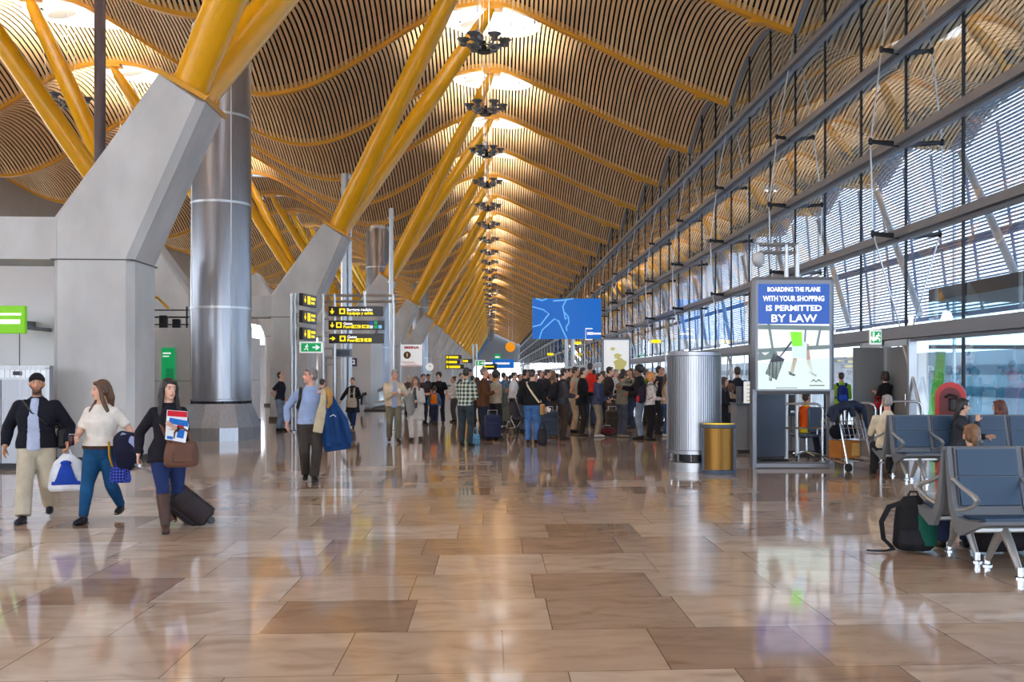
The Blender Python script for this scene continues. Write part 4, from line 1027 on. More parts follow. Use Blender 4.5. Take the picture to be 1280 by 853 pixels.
# ================================================================== MIDDLE DISTANCE, LEFT OF THE QUEUE
QG = 'people waiting in the queue'
def P(px, fy, hy, heading, sex, skin, hair, top, lg, label, shoes=(34, 32, 32), **kw):
    g = kw.pop('grp', QG); kw.setdefault('vox', .013)
    return person(G(px, fy), heading, hgt(fy, hy) * 1.005, sex, skin, hair, top, lg, shoes, label=label, group=g, **kw)
P(350, 539, 465, 80, 'm', 'fair', ('crop', (44, 34, 30)), ('tee', (34, 36, 50)), ('jeans', (128, 146, 168)), 'person in dark t-shirt and pale jeans standing by the pylon looking up', L='pocket', R='behind', head=(0, -14), grp=None)
P(402, 545, 474, 150, 'f', 'fair', ('short', (50, 40, 36)), ('sweater', (90, 92, 100)), ('trousers', (50, 50, 56)), 'person mostly hidden behind the one in the light blue shirt', grp=None)
q = P(441, 535, 471, -4, 'f', 'fair', ('short', (40, 32, 30)), ('coat', (34, 32, 36)), ('jeans', (36, 54, 96)), 'person in open black coat with pale scarf walking this way', L=(.14, -.24, .98), R=(-.42, .0, .92), leg='walkL', inner=(52, 44, 44), grp=None)
T = q['T']; sf = MB()
for s_ in (1, -1): sf.tube([T(s_ * .06, .05, .54), T(s_ * .075, -.10, .46), T(s_ * .085, -.19, .25), T(s_ * .08, -.20, .0)], [(.035, .018)] * 4, 8, hint=(1, 0, 0))
remeshed(sf, 'scarf', fabric((206, 200, 186)), q['root'], .011, 2)
shoulder_bag(q['w'](T(.04, -.34, -.16)), 0, (196, 186, 168), 'pale cloth bag held in front by the person in the open black coat', .32, .1, .30)
q = P(492, 553, 461, 14, 'm', 'pink', ('white', (150, 146, 142)), ('jacket', (206, 188, 160)), ('trousers', (112, 108, 90)), 'person with grey hair in beige jacket looking at papers, olive trousers', L='hold', R=(-.03, -.27, 1.16), inner=(150, 166, 196), head=(20, 18), leg='stepL', grp=None, shoes=(60, 40, 32))
c2 = empty('carried_coat', q['w'](q['elb'][0]), math.radians(14), 'grey coat hanging over the arm of the person in the beige jacket', 'coat', 'coats carried over an arm')
b = MB(); b.tube([(.0, -.1, .06), (.04, -.1, -.1), (.07, -.1, -.36), (.05, -.1, -.48)], [(.08, .06), (.12, .07), (.11, .06), (.05, .03)], 12, hint=(1, 0, 0)); remeshed(b, 'shell', fabric((142, 140, 136)), c2, .012, 2)
b = MB(); b.tube([(.12, -.12, .02), (.14, -.12, -.28)], [.035, .04], 8); b.build('sleeve', fabric((120, 118, 114)), c2)
cp = empty('paper_cup', q['w'](lerp(q['wri'][0], q['wri'][1], .5) + V((0, -.06, .05))), 0, 'white paper cup held by the person in the beige jacket', 'cup'); b = MB(); b.lathe([(.028, -.05), (.036, .05), (.033, .05), (.026, -.04)], n=14); b.build('cup_body', M['white'], cp); b = MB(); b.lathe([(.037, .05), (.037, .058), (.03, .064)], n=14); b.build('lid', M['white'], cp)
q = P(520, 551, 470, -8, 'f', 'fair', ('long', (110, 82, 62)), ('coat', (206, 204, 198)), ('trousers', (226, 224, 220), 'straight'), 'person in long pale coat and white trousers beside the one with papers', L='front', R='hold', leg='stepR', head=(14, 8), inner=(80, 76, 78), grp=None, shoes=(40, 34, 32))
ph = empty('phone', q['w'](lerp(q['wri'][0], q['wri'][1], .5) + V((0, -.06, .06))), 0, 'dark phone held by the person in the long pale coat', 'phone'); b = MB(); b.rbox((0, 0, 0), (.07, .012, .13), .008, axis='y'); b.build('phone_body', M['black'], ph); b = MB(); b.box((-.03, -.0075, -.055), (.03, -.0065, .055)); b.build('screen', M['bluegrey'], ph)
q = P(543, 531, 484, 176, 'm', 'fair', ('short', (74, 52, 38)), ('sweater', (70, 116, 166)), ('jeans', (44, 52, 78)), 'child in blue sweater seen from behind with an orange backpack', child=True, grp=None)
backpack(q, (240, 128, 24), (220, 110, 20), 'orange backpack hanging at the side of the child in the blue sweater', 1.05)
P(528, 531, 468, 40, 'm', 'fair', ('short', (46, 34, 30)), ('sweater', (70, 54, 60)), ('jeans', (40, 44, 60)), 'person in plum sweater standing left of the child with orange backpack', L='front', R='front', grp=None)
P(535, 524, 468, 20, 'm', 'tan', ('cap', (40, 40, 46)), ('jacket', (58, 56, 62)), ('trousers', (50, 48, 50)), 'person wearing a dark cap behind the child with orange backpack', grp=None)
P(549, 530, 466, -12, 'm', 'fair', ('curly', (34, 26, 24)), ('tee', (24, 24, 28)), ('jeans', (34, 38, 52)), 'person in black t-shirt standing right of the child in blue', leg='wide', grp=None, fat=1.08)
P(568, 528, 471, -70, 'f', 'tan', ('bun', (84, 50, 36)), ('shirt', (228, 222, 218)), ('trousers', (74, 74, 80)), 'person in white shirt and grey trousers left of the plaid shirt', L='front', R='pocket')
P(510, 521, 470, 30, 'f', 'fair', ('cap', (200, 196, 190)), ('jacket', (90, 74, 70)), ('trousers', (60, 56, 60)), 'person in pale cap half hidden behind the long pale coat', grp=None)
# ================================================================== QUEUE
q = P(582, 558, 460, 158, 'm', 'tan', ('crop', (40, 32, 30)), ('shirt', (206, 212, 196), 'plaid', (44, 66, 60)), ('jeans', (50, 62, 70)), 'person in green and white plaid shirt with dark jeans seen from behind', L='front', R='front', leg='stand')
bg_ = shoulder_bag(G(594, 556), .3, (84, 150, 186), 'light blue bag on the floor beside the person in plaid shirt', .24, .16, .26, m=fabric((84, 150, 186), 'spots', (170, 210, 220)))
strap_part(bg_, 'strap', [(.1, 0, .2), (.18, -.1, .04), (.3, -.12, .015), (.42, -.05, .015), (.36, .03, .015), (.2, 0, .02)], [(.014, .008)] * 6, M['black'])
P(604, 549, 460, 82, 'm', 'pink', ('white', (126, 116, 108)), ('suit', (92, 60, 38)), ('trousers', (40, 44, 62)), 'person with grey hair in brown jacket looking up, next to navy suitcase', L='hug', R='hug', head=(0, -12))
suitcase(G(616, 550), .1, (36, 46, 84), 'navy suitcase standing on the floor below the green grey coat', .42, .26, .58, handle=.12)
q = P(619, 548, 464, 130, 'f', 'tan', ('curly', (44, 34, 34)), ('sweater', (182, 168, 146)), ('trousers', (44, 42, 48)), 'person with curly dark hair in beige sweater holding a green grey coat', L='cross', R='cross')
c3 = empty('carried_coat', q['w'](q['wri'][1]), .2, 'green grey coat hanging from the arm of the curly haired person in beige', 'coat', 'coats carried over an arm')
b = MB(); b.tube([(-.02, -.10, .10), (-.04, -.16, -.1), (-.02, -.18, -.5), (.0, -.16, -.78)], [(.1, .06), (.17, .09), (.21, .1), (.24, .08)], 14, hint=(1, 0, 0)); remeshed(b, 'shell', fabric((98, 98, 84)), c3, .013, 3)
b = MB(); b.tube([(.02, -.26, -.02), (.04, -.28, -.4)], [.045, .05], 8); b.build('sleeve', fabric((86, 86, 74)), c3)
cb = shoulder_bag(q['w'](q['wri'][1] + V((.05, -.2, -.02))), .4, (126, 120, 100), 'small olive camera bag on the arm of the curly haired person', .2, .1, .14)
shoulder_bag(q['w'](V((.34, .1, .86)) * q['s']), .8, (186, 140, 108), 'tan handbag beside the curly haired person in beige', .32, .14, .2)
q = P(665, 555, 462, 164, 'm', 'fair', ('crop', (60, 46, 40)), ('sweater', (28, 28, 32)), ('jeans', (72, 116, 176)), 'person in black sweater and bright blue jeans seen from behind, pale bag strap', L='pocket', R=(-.30, -.14, .84), head=(-18, 0), fat=1.08, shoes=(44, 40, 40))
T = q['T']; sg_ = empty('crossbody_bag', q['root'].location, q['root'].rotation_euler.z, 'tan bag on a pale strap worn by the person in the black sweater', 'bag', 'hand and shoulder bags')
strap_part(sg_, 'strap', [T(.13, .02, .52), T(.08, .12, .42), T(-.06, .16, .22), T(-.19, .09, .04), T(-.21, -.05, .04), T(-.06, -.17, .25), T(.09, -.12, .45)], [(.022, .006)] * 7, fabric((222, 206, 170)))
b = MB(); b.rbox(T(-.25, -.02, -.12), (.09, .26, .26), .03); remeshed(b, 'bag_body', fabric((190, 150, 96)), sg_, .012, 2)
pp = empty('paper_sheet', q['w'](q['wri'][1] + V((-.02, -.1, -.04))), 0, 'white folded paper in the hand of the person in the black sweater', 'paper'); b = MB(); b.cbox((0, 0, 0), (.16, .008, .10), Matrix.Rotation(.5, 3, 'Y')); b.build('sheet', M['white'], pp)
q2 = shoulder_bag(G(678, 556), 0, (40, 36, 46), 'small dark rucksack on the floor at the heels of the bright blue jeans', .24, .2, .38, name='backpack', cat='backpack')
P(655, 541, 462, 120, 'm', 'tan', ('crop', (40, 32, 28)), ('suit', (36, 36, 44)), ('jeans', (84, 96, 116)), 'person in dark jacket standing just left of the black sweater', L='front', R='front')
q = P(703, 550, 461, 96, 'm', 'fair', ('short', (44, 36, 34)), ('jacket', (66, 66, 74)), ('trousers', (66, 56, 50)), 'person in grey jacket and brown trousers wearing a black backpack', L='front', R='front', shoes=(40, 38, 38))
backpack(q, (34, 33, 40), (44, 44, 50), 'black backpack on the person in the grey jacket', 1.12)
suitcase(G(686, 547), .15, (70, 84, 104), 'blue grey suitcase standing between the black sweater and the black backpack', .46, .28, .66, handle=.1)
P(717, 541, 459, 84, 'm', 'tan', ('short', (60, 46, 36)), ('vest', (176, 166, 142)), ('trousers', (176, 158, 130)), 'person in beige vest and khaki trousers', L='front', R='pocket')
P(727, 546, 460, 92, 'm', 'fair', ('crop', (34, 28, 26)), ('suit', (26, 26, 30)), ('trousers', (46, 40, 38)), 'person in long black suit jacket with blue collar', L='front', R='front')
P(737, 533, 454, 150, 'm', 'tan', ('crop', (60, 50, 46)), ('tee', (206, 46, 34)), ('jeans', (60, 70, 90)), 'tall person in bright red top rising behind the black suit jacket')
q = P(747, 547, 467, 78, 'm', 'fair', ('crop', (52, 40, 34)), ('hoodie', (66, 72, 104)), ('trousers', (150, 138, 120)), 'person in blue hooded top with a camera at the waist, khaki trousers', L='front', R=(-.08, -.26, 1.0), shoes=(196, 186, 176))
cm = empty('camera', q['w'](q['wri'][0] + V((.0, -.06, .03))), math.radians(60), 'dark camera held at the waist of the blue hooded person', 'camera', 'cameras in hand'); b = MB(); b.rbox((0, 0, 0), (.15, .08, .10), .02); b.box((-.03, -.03, .045), (.03, .03, .08)); b.build('camera_body', M['black'], cm); b = MB(); b.tube([(0, -.03, 0), (0, -.13, 0)], [.042, .046], 16); b.build('lens', M['dark'], cm)
suitcase(G(760, 545), .5, (126, 40, 50), 'dark red bag lying at the feet of the blue hooded person', .4, .22, .16, handle=.06, name='holdall')
P(760, 540, 459, 88, 'm', 'fair', ('short', (50, 36, 30)), ('suit', (52, 40, 38)), ('trousers', (96, 84, 68)), 'person in brown black jacket with white shirt front and tie', inner=(232, 230, 232), L='front', R='pocket')
suitcase(G(766, 543), .1, (74, 60, 50), 'brown upright suitcase right of the khaki trousers', .40, .28, .62, handle=.1)
q = P(777, 547, 465, 118, 'm', 'tan', ('short', (40, 32, 28)), ('jacket', (122, 118, 104)), ('jeans', (74, 78, 92)), 'person in grey khaki jacket raising a camera, seen from behind', L='camera', R='camera', shoes=(150, 138, 120))
cm = empty('camera', q['w'](lerp(q['wri'][0], q['wri'][1], .5) + V((0, -.09, .05))), math.radians(118), 'camera raised to the face of the person in the grey khaki jacket', 'camera', 'cameras in hand'); b = MB(); b.rbox((0, 0, 0), (.13, .06, .09), .015); b.build('camera_body', M['black'], cm); b = MB(); b.tube([(0, -.03, 0), (0, -.10, 0)], .035, 14); b.build('lens', M['dark'], cm)
P(801, 549, 457, 262, 'm', 'brown', ('curly', (26, 22, 22)), ('jacket', (28, 26, 30)), ('jeans', (128, 142, 160)), 'tall person with dark curly hair in black jacket and pale jeans reaching forward', L='front', R=(-.14, -.46, 1.22), head=(6, 0))
q = P(812, 551, 466, 96, 'f', 'fair', ('bob', (206, 140, 70)), ('shirt', (222, 214, 210), 'spots', (150, 130, 130)), ('trousers', (24, 22, 26)), 'person with orange blonde hair, patterned white top and black trousers', L='phone', R='front', shoes=(26, 24, 26))
backpack(q, (40, 30, 44), (170, 40, 56), 'dark backpack with red pattern on the orange blonde haired person', 1.05, None)
P(822, 543, 458, 80, 'm', 'tan', ('crop', (34, 28, 26)), ('jacket', (36, 36, 44)), ('trousers', (46, 44, 46)), 'person in dark jacket behind the red patterned backpack', L='front', R='front')
P(832, 546, 468, 74, 'f', 'fair', ('long', (90, 60, 44)), ('sweater', (198, 178, 152)), ('jeans', (60, 84, 124)), 'person in light tan sweater and blue jeans left of the steel cylinder', L='phone', R='front', shoes=(210, 206, 200))
# behind, mostly heads
BACK = [(590, 526, 470, 120, 'm', 'short', (40, 40, 52), 'navy jacket behind the plaid shirt'), (597, 531, 472, 200, 'f', 'long', (150, 90, 50), 'rust coloured top between plaid shirt and brown jacket'),
        (612, 527, 467, 60, 'm', 'crop', (70, 82, 110), 'slate blue top behind the brown jacket'), (629, 530, 466, 150, 'm', 'short', (60, 110, 160), 'mid blue shirt right of the curly haired one'),
        (633, 526, 470, 210, 'f', 'bob', (182, 120, 110), 'dusty pink top behind the mid blue shirt'), (641, 531, 466, 100, 'm', 'short', (226, 228, 232), 'plain white shirt in the gap left of the dark jacket'),
        (648, 527, 468, 80, 'm', 'crop', (90, 100, 60), 'olive top behind the pram'), (674, 530, 463, 90, 'm', 'crop', (50, 44, 60), 'dark violet top right of the black sweater'),
        (682, 538, 462, 75, 'm', 'short', (44, 42, 44), 'charcoal jacket left of the tan haired one'), (692, 535, 464, 250, 'f', 'long', (182, 142, 90), 'tan cardigan behind the black backpack'),
        (711, 530, 461, 70, 'm', 'short', (84, 60, 50), 'chestnut jacket behind the beige vest'), (722, 526, 465, 95, 'f', 'bob', (120, 130, 140), 'ash grey top behind the black suit'),
        (753, 528, 464, 110, 'f', 'long', (60, 90, 84), 'dark teal top behind the blue hood'), (768, 529, 462, 85, 'm', 'white', (210, 206, 196), 'ivory shirt behind the tie'),
        (772, 524, 468, 60, 'f', 'bob', (160, 90, 120), 'mauve top behind the raised camera'), (784, 532, 463, 105, 'm', 'short', (60, 130, 130), 'turquoise shirt right of the raised camera'),
        (790, 536, 461, 280, 'm', 'crop', (40, 44, 50), 'anthracite jacket left of the dark curly hair'), (806, 530, 462, 90, 'm', 'short', (110, 120, 40), 'moss yellow top behind the curly hair'),
        (826, 530, 460, 100, 'm', 'crop', (70, 84, 60), 'forest green jacket behind the tan sweater'), (838, 534, 463, 60, 'm', 'short', (30, 30, 34), 'jet black jacket at the edge of the steel cylinder'),
        (622, 517, 468, 60, 'm', 'short', (130, 140, 170), 'lavender shirt deep behind the beige sweater'), (655, 517, 468, 120, 'f', 'long', (220, 200, 180), 'cream top deep behind the dark jacket'),
        (700, 516, 468, 100, 'm', 'crop', (160, 60, 50), 'brick red top deep in the queue'), (745, 516, 467, 80, 'm', 'crop', (90, 130, 190), 'sky blue shirt deep behind the red top'),
        (793, 517, 467, 200, 'f', 'bob', (150, 150, 110), 'khaki green top deep behind the black jacket'), (575, 515, 467, 70, 'm', 'short', (90, 70, 100), 'purple grey top deep behind the plaid shirt')]
rb = random.Random(11)
for i, (px, fy, hy, hd, sx, hr, col, lab) in enumerate(BACK):
    hc_ = [(34, 28, 26), (60, 44, 34), (90, 64, 44), (44, 38, 36), (120, 90, 60)][i % 5]
    P(px, fy, hy, hd, sx, ['fair', 'tan', 'pink', 'fair', 'brown'][i % 5], (hr, hc_ if hr != 'white' else (160, 156, 150)), (('jacket' if 'jacket' in lab else 'shirt' if 'shirt' in lab else 'sweater'), col), (['jeans', 'trousers'][i % 2], [(50, 60, 84), (60, 54, 50), (84, 88, 100), (40, 40, 46)][i % 4]),
      'person in ' + lab, L=['front', 'down', 'cross', 'phone'][i % 4], R=['down', 'front', 'pocket'][i % 3], vox=.016, head=(rb.uniform(-25, 25), rb.uniform(-8, 4)))
BACK2 = [(586, 520, 'aqua', (90, 180, 190)), (607, 522, 'plum', (96, 50, 84)), (616, 523, 'mustard', (190, 150, 50)), (637, 520, 'steel blue', (80, 104, 134)), (645, 522, 'burgundy', (110, 30, 44)), (660, 523, 'bottle green', (30, 76, 58)),
         (668, 520, 'sand', (206, 188, 150)), (677, 522, 'denim blue', (74, 98, 140)), (687, 524, 'coal black', (26, 26, 30)), (696, 521, 'wine red', (120, 36, 56)), (706, 523, 'graphite', (70, 70, 76)), (715, 520, 'lilac', (170, 150, 190)),
         (730, 522, 'cobalt', (40, 70, 160)), (741, 523, 'espresso brown', (62, 44, 36)), (757, 521, 'pearl white', (232, 230, 226)), (764, 523, 'petrol', (30, 84, 100)), (780, 521, 'salmon', (220, 140, 120)), (788, 523, 'ink blue', (30, 36, 66)),
         (797, 521, 'oatmeal', (200, 186, 160)), (811, 523, 'slate', (96, 104, 112)), (817, 521, 'cherry red', (180, 30, 40)), (829, 523, 'midnight', (24, 26, 40))]
for i, (px, fy, cn, col) in enumerate(BACK2):
    hc_ = [(40, 30, 28), (30, 26, 26), (84, 60, 42), (52, 40, 34)][i % 4]
    P(px, fy, 462 + (i * 5) % 8, [85, 120, 60, 160, 240, 95][i % 6], 'mf'[i % 3 == 1], ['fair', 'tan', 'pink', 'brown'][i % 4], (['short', 'long', 'crop', 'short', 'bob', 'curly'][i % 6], hc_), (['jacket', 'sweater', 'hoodie'][i % 3], col), ('jeans' if i % 2 else 'trousers', (48, 52, 64)),
      f'person in {cn} {["jacket", "sweater", "hooded top"][i % 3]} deep in the back of the queue', L=['front', 'down', 'cross'][i % 3], R=['down', 'front', 'phone', 'pocket'][i % 4], vox=.017, head=(rb.uniform(-30, 30), rb.uniform(-8, 4)))
# pram
pr = empty('pushchair', G(645, 541), .5, 'folding pushchair with small black wheels in front of the queue', 'pushchair')
b = MB()
for s_ in (-1, 1): b.tube([(s_ * .2, -.35, .12), (s_ * .2, .1, .55), (s_ * .2, .4, 1.0)], .014, 8); b.tube([(s_ * .2, .3, .12), (s_ * .2, -.12, .5)], .014, 8)
b.tube([(-.2, .4, 1.0), (.2, .4, 1.0)], .016, 8); b.tube([(-.2, .3, .12), (.2, .3, .12)], .012, 8); b.build('frame', M['alu'], pr)
b = MB(); b.tube([(0, -.2, .42), (0, .05, .40), (0, .2, .7), (0, .24, .88)], [(.19, .05), (.2, .06), (.19, .05), (.15, .03)], 12, hint=(1, 0, 0)); b.build('seat', fabric((70, 66, 72)), pr)
for (x, y) in ((-.2, -.37), (.2, -.37), (-.22, .3), (.22, .3)): b = MB(); b.tube([(x - .02, y, .09), (x + .02, y, .09)], .09, 16); b.build('wheel', M['black'], pr)
lc = empty('luggage_cart', G(628, 538), -.4, 'small two wheeled luggage trolley behind the navy suitcase', 'luggage trolley')
b = MB()
for s_ in (-1, 1): b.tube([(s_ * .16, 0, .1), (s_ * .16, .12, 1.0)], .012, 8)
b.tube([(-.16, .12, 1.0), (.16, .12, 1.0)], .014, 8); b.box((-.18, -.28, .1), (.18, 0, .13)); b.build('frame', M['alu'], lc)
for s_ in (-1, 1): b = MB(); b.tube([(s_ * .2 - .015, .02, .08), (s_ * .2 + .015, .02, .08)], .08, 16); b.build('wheel', M['black'], lc)
# ================================================================== LEFT SIDE FIXTURES
mb = MB(); mb.box((-34, 24.2, 0), (-8.6, 24.5, 4.75)); o = mb.build('partition_wall', M['white'], smooth=False); tag(o, 'pale grey partition wall behind the nearest pylon', 'partition')
mb = MB(); mb.box((-30, 20.6, 0), (-8.5, 20.9, 2.93)); o = mb.build('partition_wall', M['white'], smooth=False); tag(o, 'low white partition behind the ribbed steel cabin at the far left', 'partition')
jn = MB()
for x in (-9.6, -11.2, -12.8): jn.box((x, 20.59, 0), (x + .012, 20.6, 2.93))
jn.build('panel_joint', M['skirting'], o)
p0, p1 = W(-140, 500, 17.4), W(62, 500, 17.4)
cb = empty('lift_cabin', (p1.x, p1.y, 0), -TH, 'ribbed steel cabin wall with a framed door left of the nearest pylon', 'cabin')
wid = (p1 - p0).length
b = MB()
n = int(wid / .045)
for i in range(n): b.box((-wid + i * .045, -.0 - (.014 if i % 2 else 0), .1), (-wid + i * .045 + .045, .06, 1.76))
b.build('ribbed_panel', M['alu'], cb, smooth=False)
b = MB(); b.box((-wid, -.05, 1.76), (.02, .1, 1.83)); b.box((-.05, -.05, 0), (.02, .1, 1.8)); b.box((-.9, -.04, 0), (-.85, .04, 1.62)); b.box((-.9, -.04, 1.58), (-.08, .04, 1.62)); b.build('frame', M['steel'], cb, smooth=False)
b = MB(); b.box((-.84, -.02, .1), (-.08, .0, 1.58)); b.build('door_leaf', M['steel_dark'], cb, smooth=False)
b = MB(); b.box((-wid, -.06, 0), (.02, .08, .1)); b.build('plinth', M['dark'], cb, smooth=False)
b = MB(); b.box((-.62, -.06, 1.66), (-.5, -.05, 1.73)); b.build('icon_plate', M['black'], cb, smooth=False)
p = W(-18, 400, 18.2)
ls_ = empty('lime_sign', (p.x, p.y, 0), -TH, 'lime green sign box with white lettering above the ribbed cabin', 'sign')
b = MB(); b.rbox((.3, .2, 2.70), (.68, .1, .52), .02, axis='y'); b.build('sign_box', M['limegreen'], ls_)
b = MB(); b.box((.1, .13, 2.78), (.58, .148, 2.82)); b.box((.12, .13, 2.62), (.56, .148, 2.70)); b.build('lettering', M['signwhite'], ls_, smooth=False)
b = MB(); b.box((-.1, .22, 2.65), (-.02, 2.4, 2.75)); b.box((.2, .22, 2.55), (.3, 2.4, 2.62)); b.build('bracket', M['grey_metal'], ls_, smooth=False)
wb = empty('white_kiosk', (-8.25, 27.6, 0), 0, 'long white panelled kiosk behind the big steel column', 'kiosk')
b = MB(); b.box((-6, 0, .12), (0, 8, 2.97)); b.build('panels', M['white'], wb, smooth=False)
b = MB()
for x in (-4.8, -3.6, -2.4, -1.2): b.box((x, -.008, .12), (x + .012, .0, 2.97))
b.box((-6, -.008, 1.5), (0, 0, 1.512)); b.box((0, 0, 1.5), (.008, 8, 1.512)); b.build('panel_joint', M['greypanel'], wb, smooth=False)
b = MB(); b.box((-6, -.02, 0), (.02, 8, .12)); b.build('plinth', M['skirting'], wb, smooth=False)
b = MB(); b.box((-.80, -.06, 1.42), (-.45, -.012, 2.42)); gs = b.build('green_notice', M['signgreen'], None, smooth=False); gs.location = (-8.25, 27.6, 0); tag(gs, 'tall green notice board fixed to the white kiosk', 'notice')
b = MB(); b.box((-.68, -.07, 1.45), (-.48, -.06, 1.85)); b.build('leaflet_panel', M['teal'], gs, smooth=False)
b = MB(); b.box((-.76, -.07, 2.25), (-.55, -.06, 2.29)); b.box((-.76, -.07, 2.17), (-.6, -.06, 2.2)); b.build('lettering', M['signwhite'], gs, smooth=False)
rl = empty('guard_rail', (-8.4, 27.8, 2.97), 0, 'dark guard rail along the top edge of the white kiosk', 'railing')
b = MB()
for z in (.1, .3, .5): b.tube([(-5.8, 0, z), (0, 0, z)], .02, 6)
b.build('rail', M['dark'], rl)
for x in range(0, 6): q = MB(); q.tube([(-x - .05, 0, 0), (-x - .05, 0, .6)], .025, 6); q.build('post', M['dark'], rl)
sh_ = empty('equipment_rack', (-9.6, 28.6, 2.97), .2, 'dark machinery standing on top of the white kiosk behind the rail', 'machinery')
b = MB()
for (x, h_) in ((-.6, .35), (-.2, .5), (.25, .4), (.6, .3)): b.rbox((x, 0, h_ / 2), (.22, .3, h_), .03)
b.build('housing', M['dark'], sh_)
b = MB(); b.tube([(-.6, -.1, .5), (-.4, -.2, .85), (.1, -.2, .9), (.4, -.1, .6)], .04, 8); b.build('duct', M['yellow'], sh_)
# background block between the second and third pylons
bk = empty('white_kiosk', (-8.3, 47.5, 0), 0, 'pale service kiosk with steel door behind the direction signs', 'kiosk')
b = MB(); b.box((0, 0, 0), (2.5, 5, 3.5)); b.build('panels', M['offwhite'], bk, smooth=False)
b = MB(); b.box((.35, -.04, 0), (.42, 0, 2.5)); b.box((1.35, -.04, 0), (1.42, 0, 2.5)); b.box((.35, -.04, 2.45), (1.42, 0, 2.5)); b.box((.86, -.04, 0), (.9, 0, 2.5)); b.build('door_frame', M['steel'], bk, smooth=False)
b = MB(); b.box((1.55, -.04, 2.1), (1.85, 0, 2.5)); b.build('number_plate', M['bluegrey'], bk, smooth=False)
b = MB(); add_text(b, '2', .3, (1.7, -.045, 2.3), (1, 0, 0), (0, 0, 1)); b.build('numeral', M['signwhite'], bk, smooth=False)
# moving walkway
a, c = G(452, 514), G(480, 509); mw = empty('moving_walkway', a, math.atan2(c.y - a.y, c.x - a.x), 'steel balustrade ends of a moving walkway behind the walkers', 'walkway'); ln = (c - a).length
for s_ in (0, 1):
    b = MB(); b.tube([(0, s_ * -1.3, .55), (.25, s_ * -1.3, .75), (ln, s_ * -1.3, .95)], [(.09, .05)] * 3, 10); b.tube([(0, s_ * -1.3, .55), (-.05, s_ * -1.3, .35), (.2, s_ * -1.3, .2)], .05, 10); b.build('handrail', M['dark'], mw)
    b = MB(); b.prism([(.1, .12), (.1, .6), (ln, .9), (ln, .12)], s_ * -1.3 - .02, s_ * -1.3 + .02); b.build('balustrade', M['clear'], mw, smooth=False)
    b = MB(); b.tube([(0, s_ * -1.3, .16), (ln, s_ * -1.3, .16)], [(.16, .2)] * 2, 12); b.build('skirt', M['alu'], mw)
b = MB(); b.box((0, -1.2, .0), (ln, -.1, .06)); b.build('tread', M['dark'], mw, smooth=False)
# ------------------------------------------------------------------ direction sign gantry
def board(root, name, px0, px1, py0, py1, zc, m, th=.12):
    a, c = W(px0, py0, zc), W(px1, py1, zc); d = V((c.x - a.x, c.y - a.y, 0)); w_ = d.length; r_ = d.normalized()
    ctr = (a + c) / 2; R = Matrix((r_, V((0, 0, 1)).cross(r_), V((0, 0, 1)))).transposed()
    b = MB(); b.rbox(ctr, (w_, th, a.z - c.z), .015, R); o = b.build(name, m, root)
    return o, ctr - R @ V((0, th / 2 + .003, 0)), r_, w_, a.z - c.z
def arrow(mb, c, r, s, ang):
    u = V((0, 0, 1)); n = r.cross(u); ca, sa = math.cos(ang), math.sin(ang)
    pts = [(-.5, -.09), (.05, -.09), (-.12, -.32), (.08, -.32), (.5, 0), (.08, .32), (-.12, .32), (.05, .09), (-.5, .09)]
    P = [V(c) + r * ((x * ca - y * sa) * s) + u * ((x * sa + y * ca) * s) for x, y in pts]
    mb.add(P + [p + n * .004 for p in P], [tuple(range(9)), tuple(range(9, 18))[::-1]])
def rect(mb, c, r, x0, x1, z0, z1, t=.004):
    n = r.cross(V((0, 0, 1))); P = [V(c) + r * x + V((0, 0, z)) for x, z in ((x0, z0), (x1, z0), (x1, z1), (x0, z1))]
    mb.add(P + [p + n * t for p in P], [(0, 1, 2, 3), (7, 6, 5, 4), (0, 4, 5, 1), (1, 5, 6, 2), (2, 6, 7, 3), (3, 7, 4, 0)])
zc = 29.0
def gpt(px, py, z=None): return W(px, py, z or zc)
fr = empty('sign_gantry', G(404, 470 + 2026 / zc), 0, 'steel tube frame that carries the black and yellow direction signs', 'sign frame')
inv = fr.location.copy()
b = MB()
for px, y0, y1 in ((404, 368, 540), (418.5, 368, 540), (456, 364, 386), (491.5, 368, 540), (365, 367, 540), (369.5, 367, 540)): b.tube([gpt(px, y0) - inv, gpt(px, y1) - inv], .045, 10)
b.build('post', M['alu'], fr)
for ys, xa, xb, rr_ in (((369.5, 377), 403, 496, .04), ((378, 392, 407, 420, 432, 440), 363, 378, .028), ((382, 399, 416), 404, 412, .03), ((436, 446, 456), 404, 419, .03)):
    for y in ys: b = MB(); b.tube([gpt(xa, y) - inv, gpt(xb, y) - inv], rr_, 8); b.build('crossbar', M['alu'], fr)
for px in (404, 491.5, 367): b = MB(); q_ = G(px, 470 + 2026 / zc) - inv; b.lathe([(.16, 0), (.16, .03), (.06, .06)], (q_.x, q_.y, 0), 16); b.build('foot_plate', M['steel'], fr)
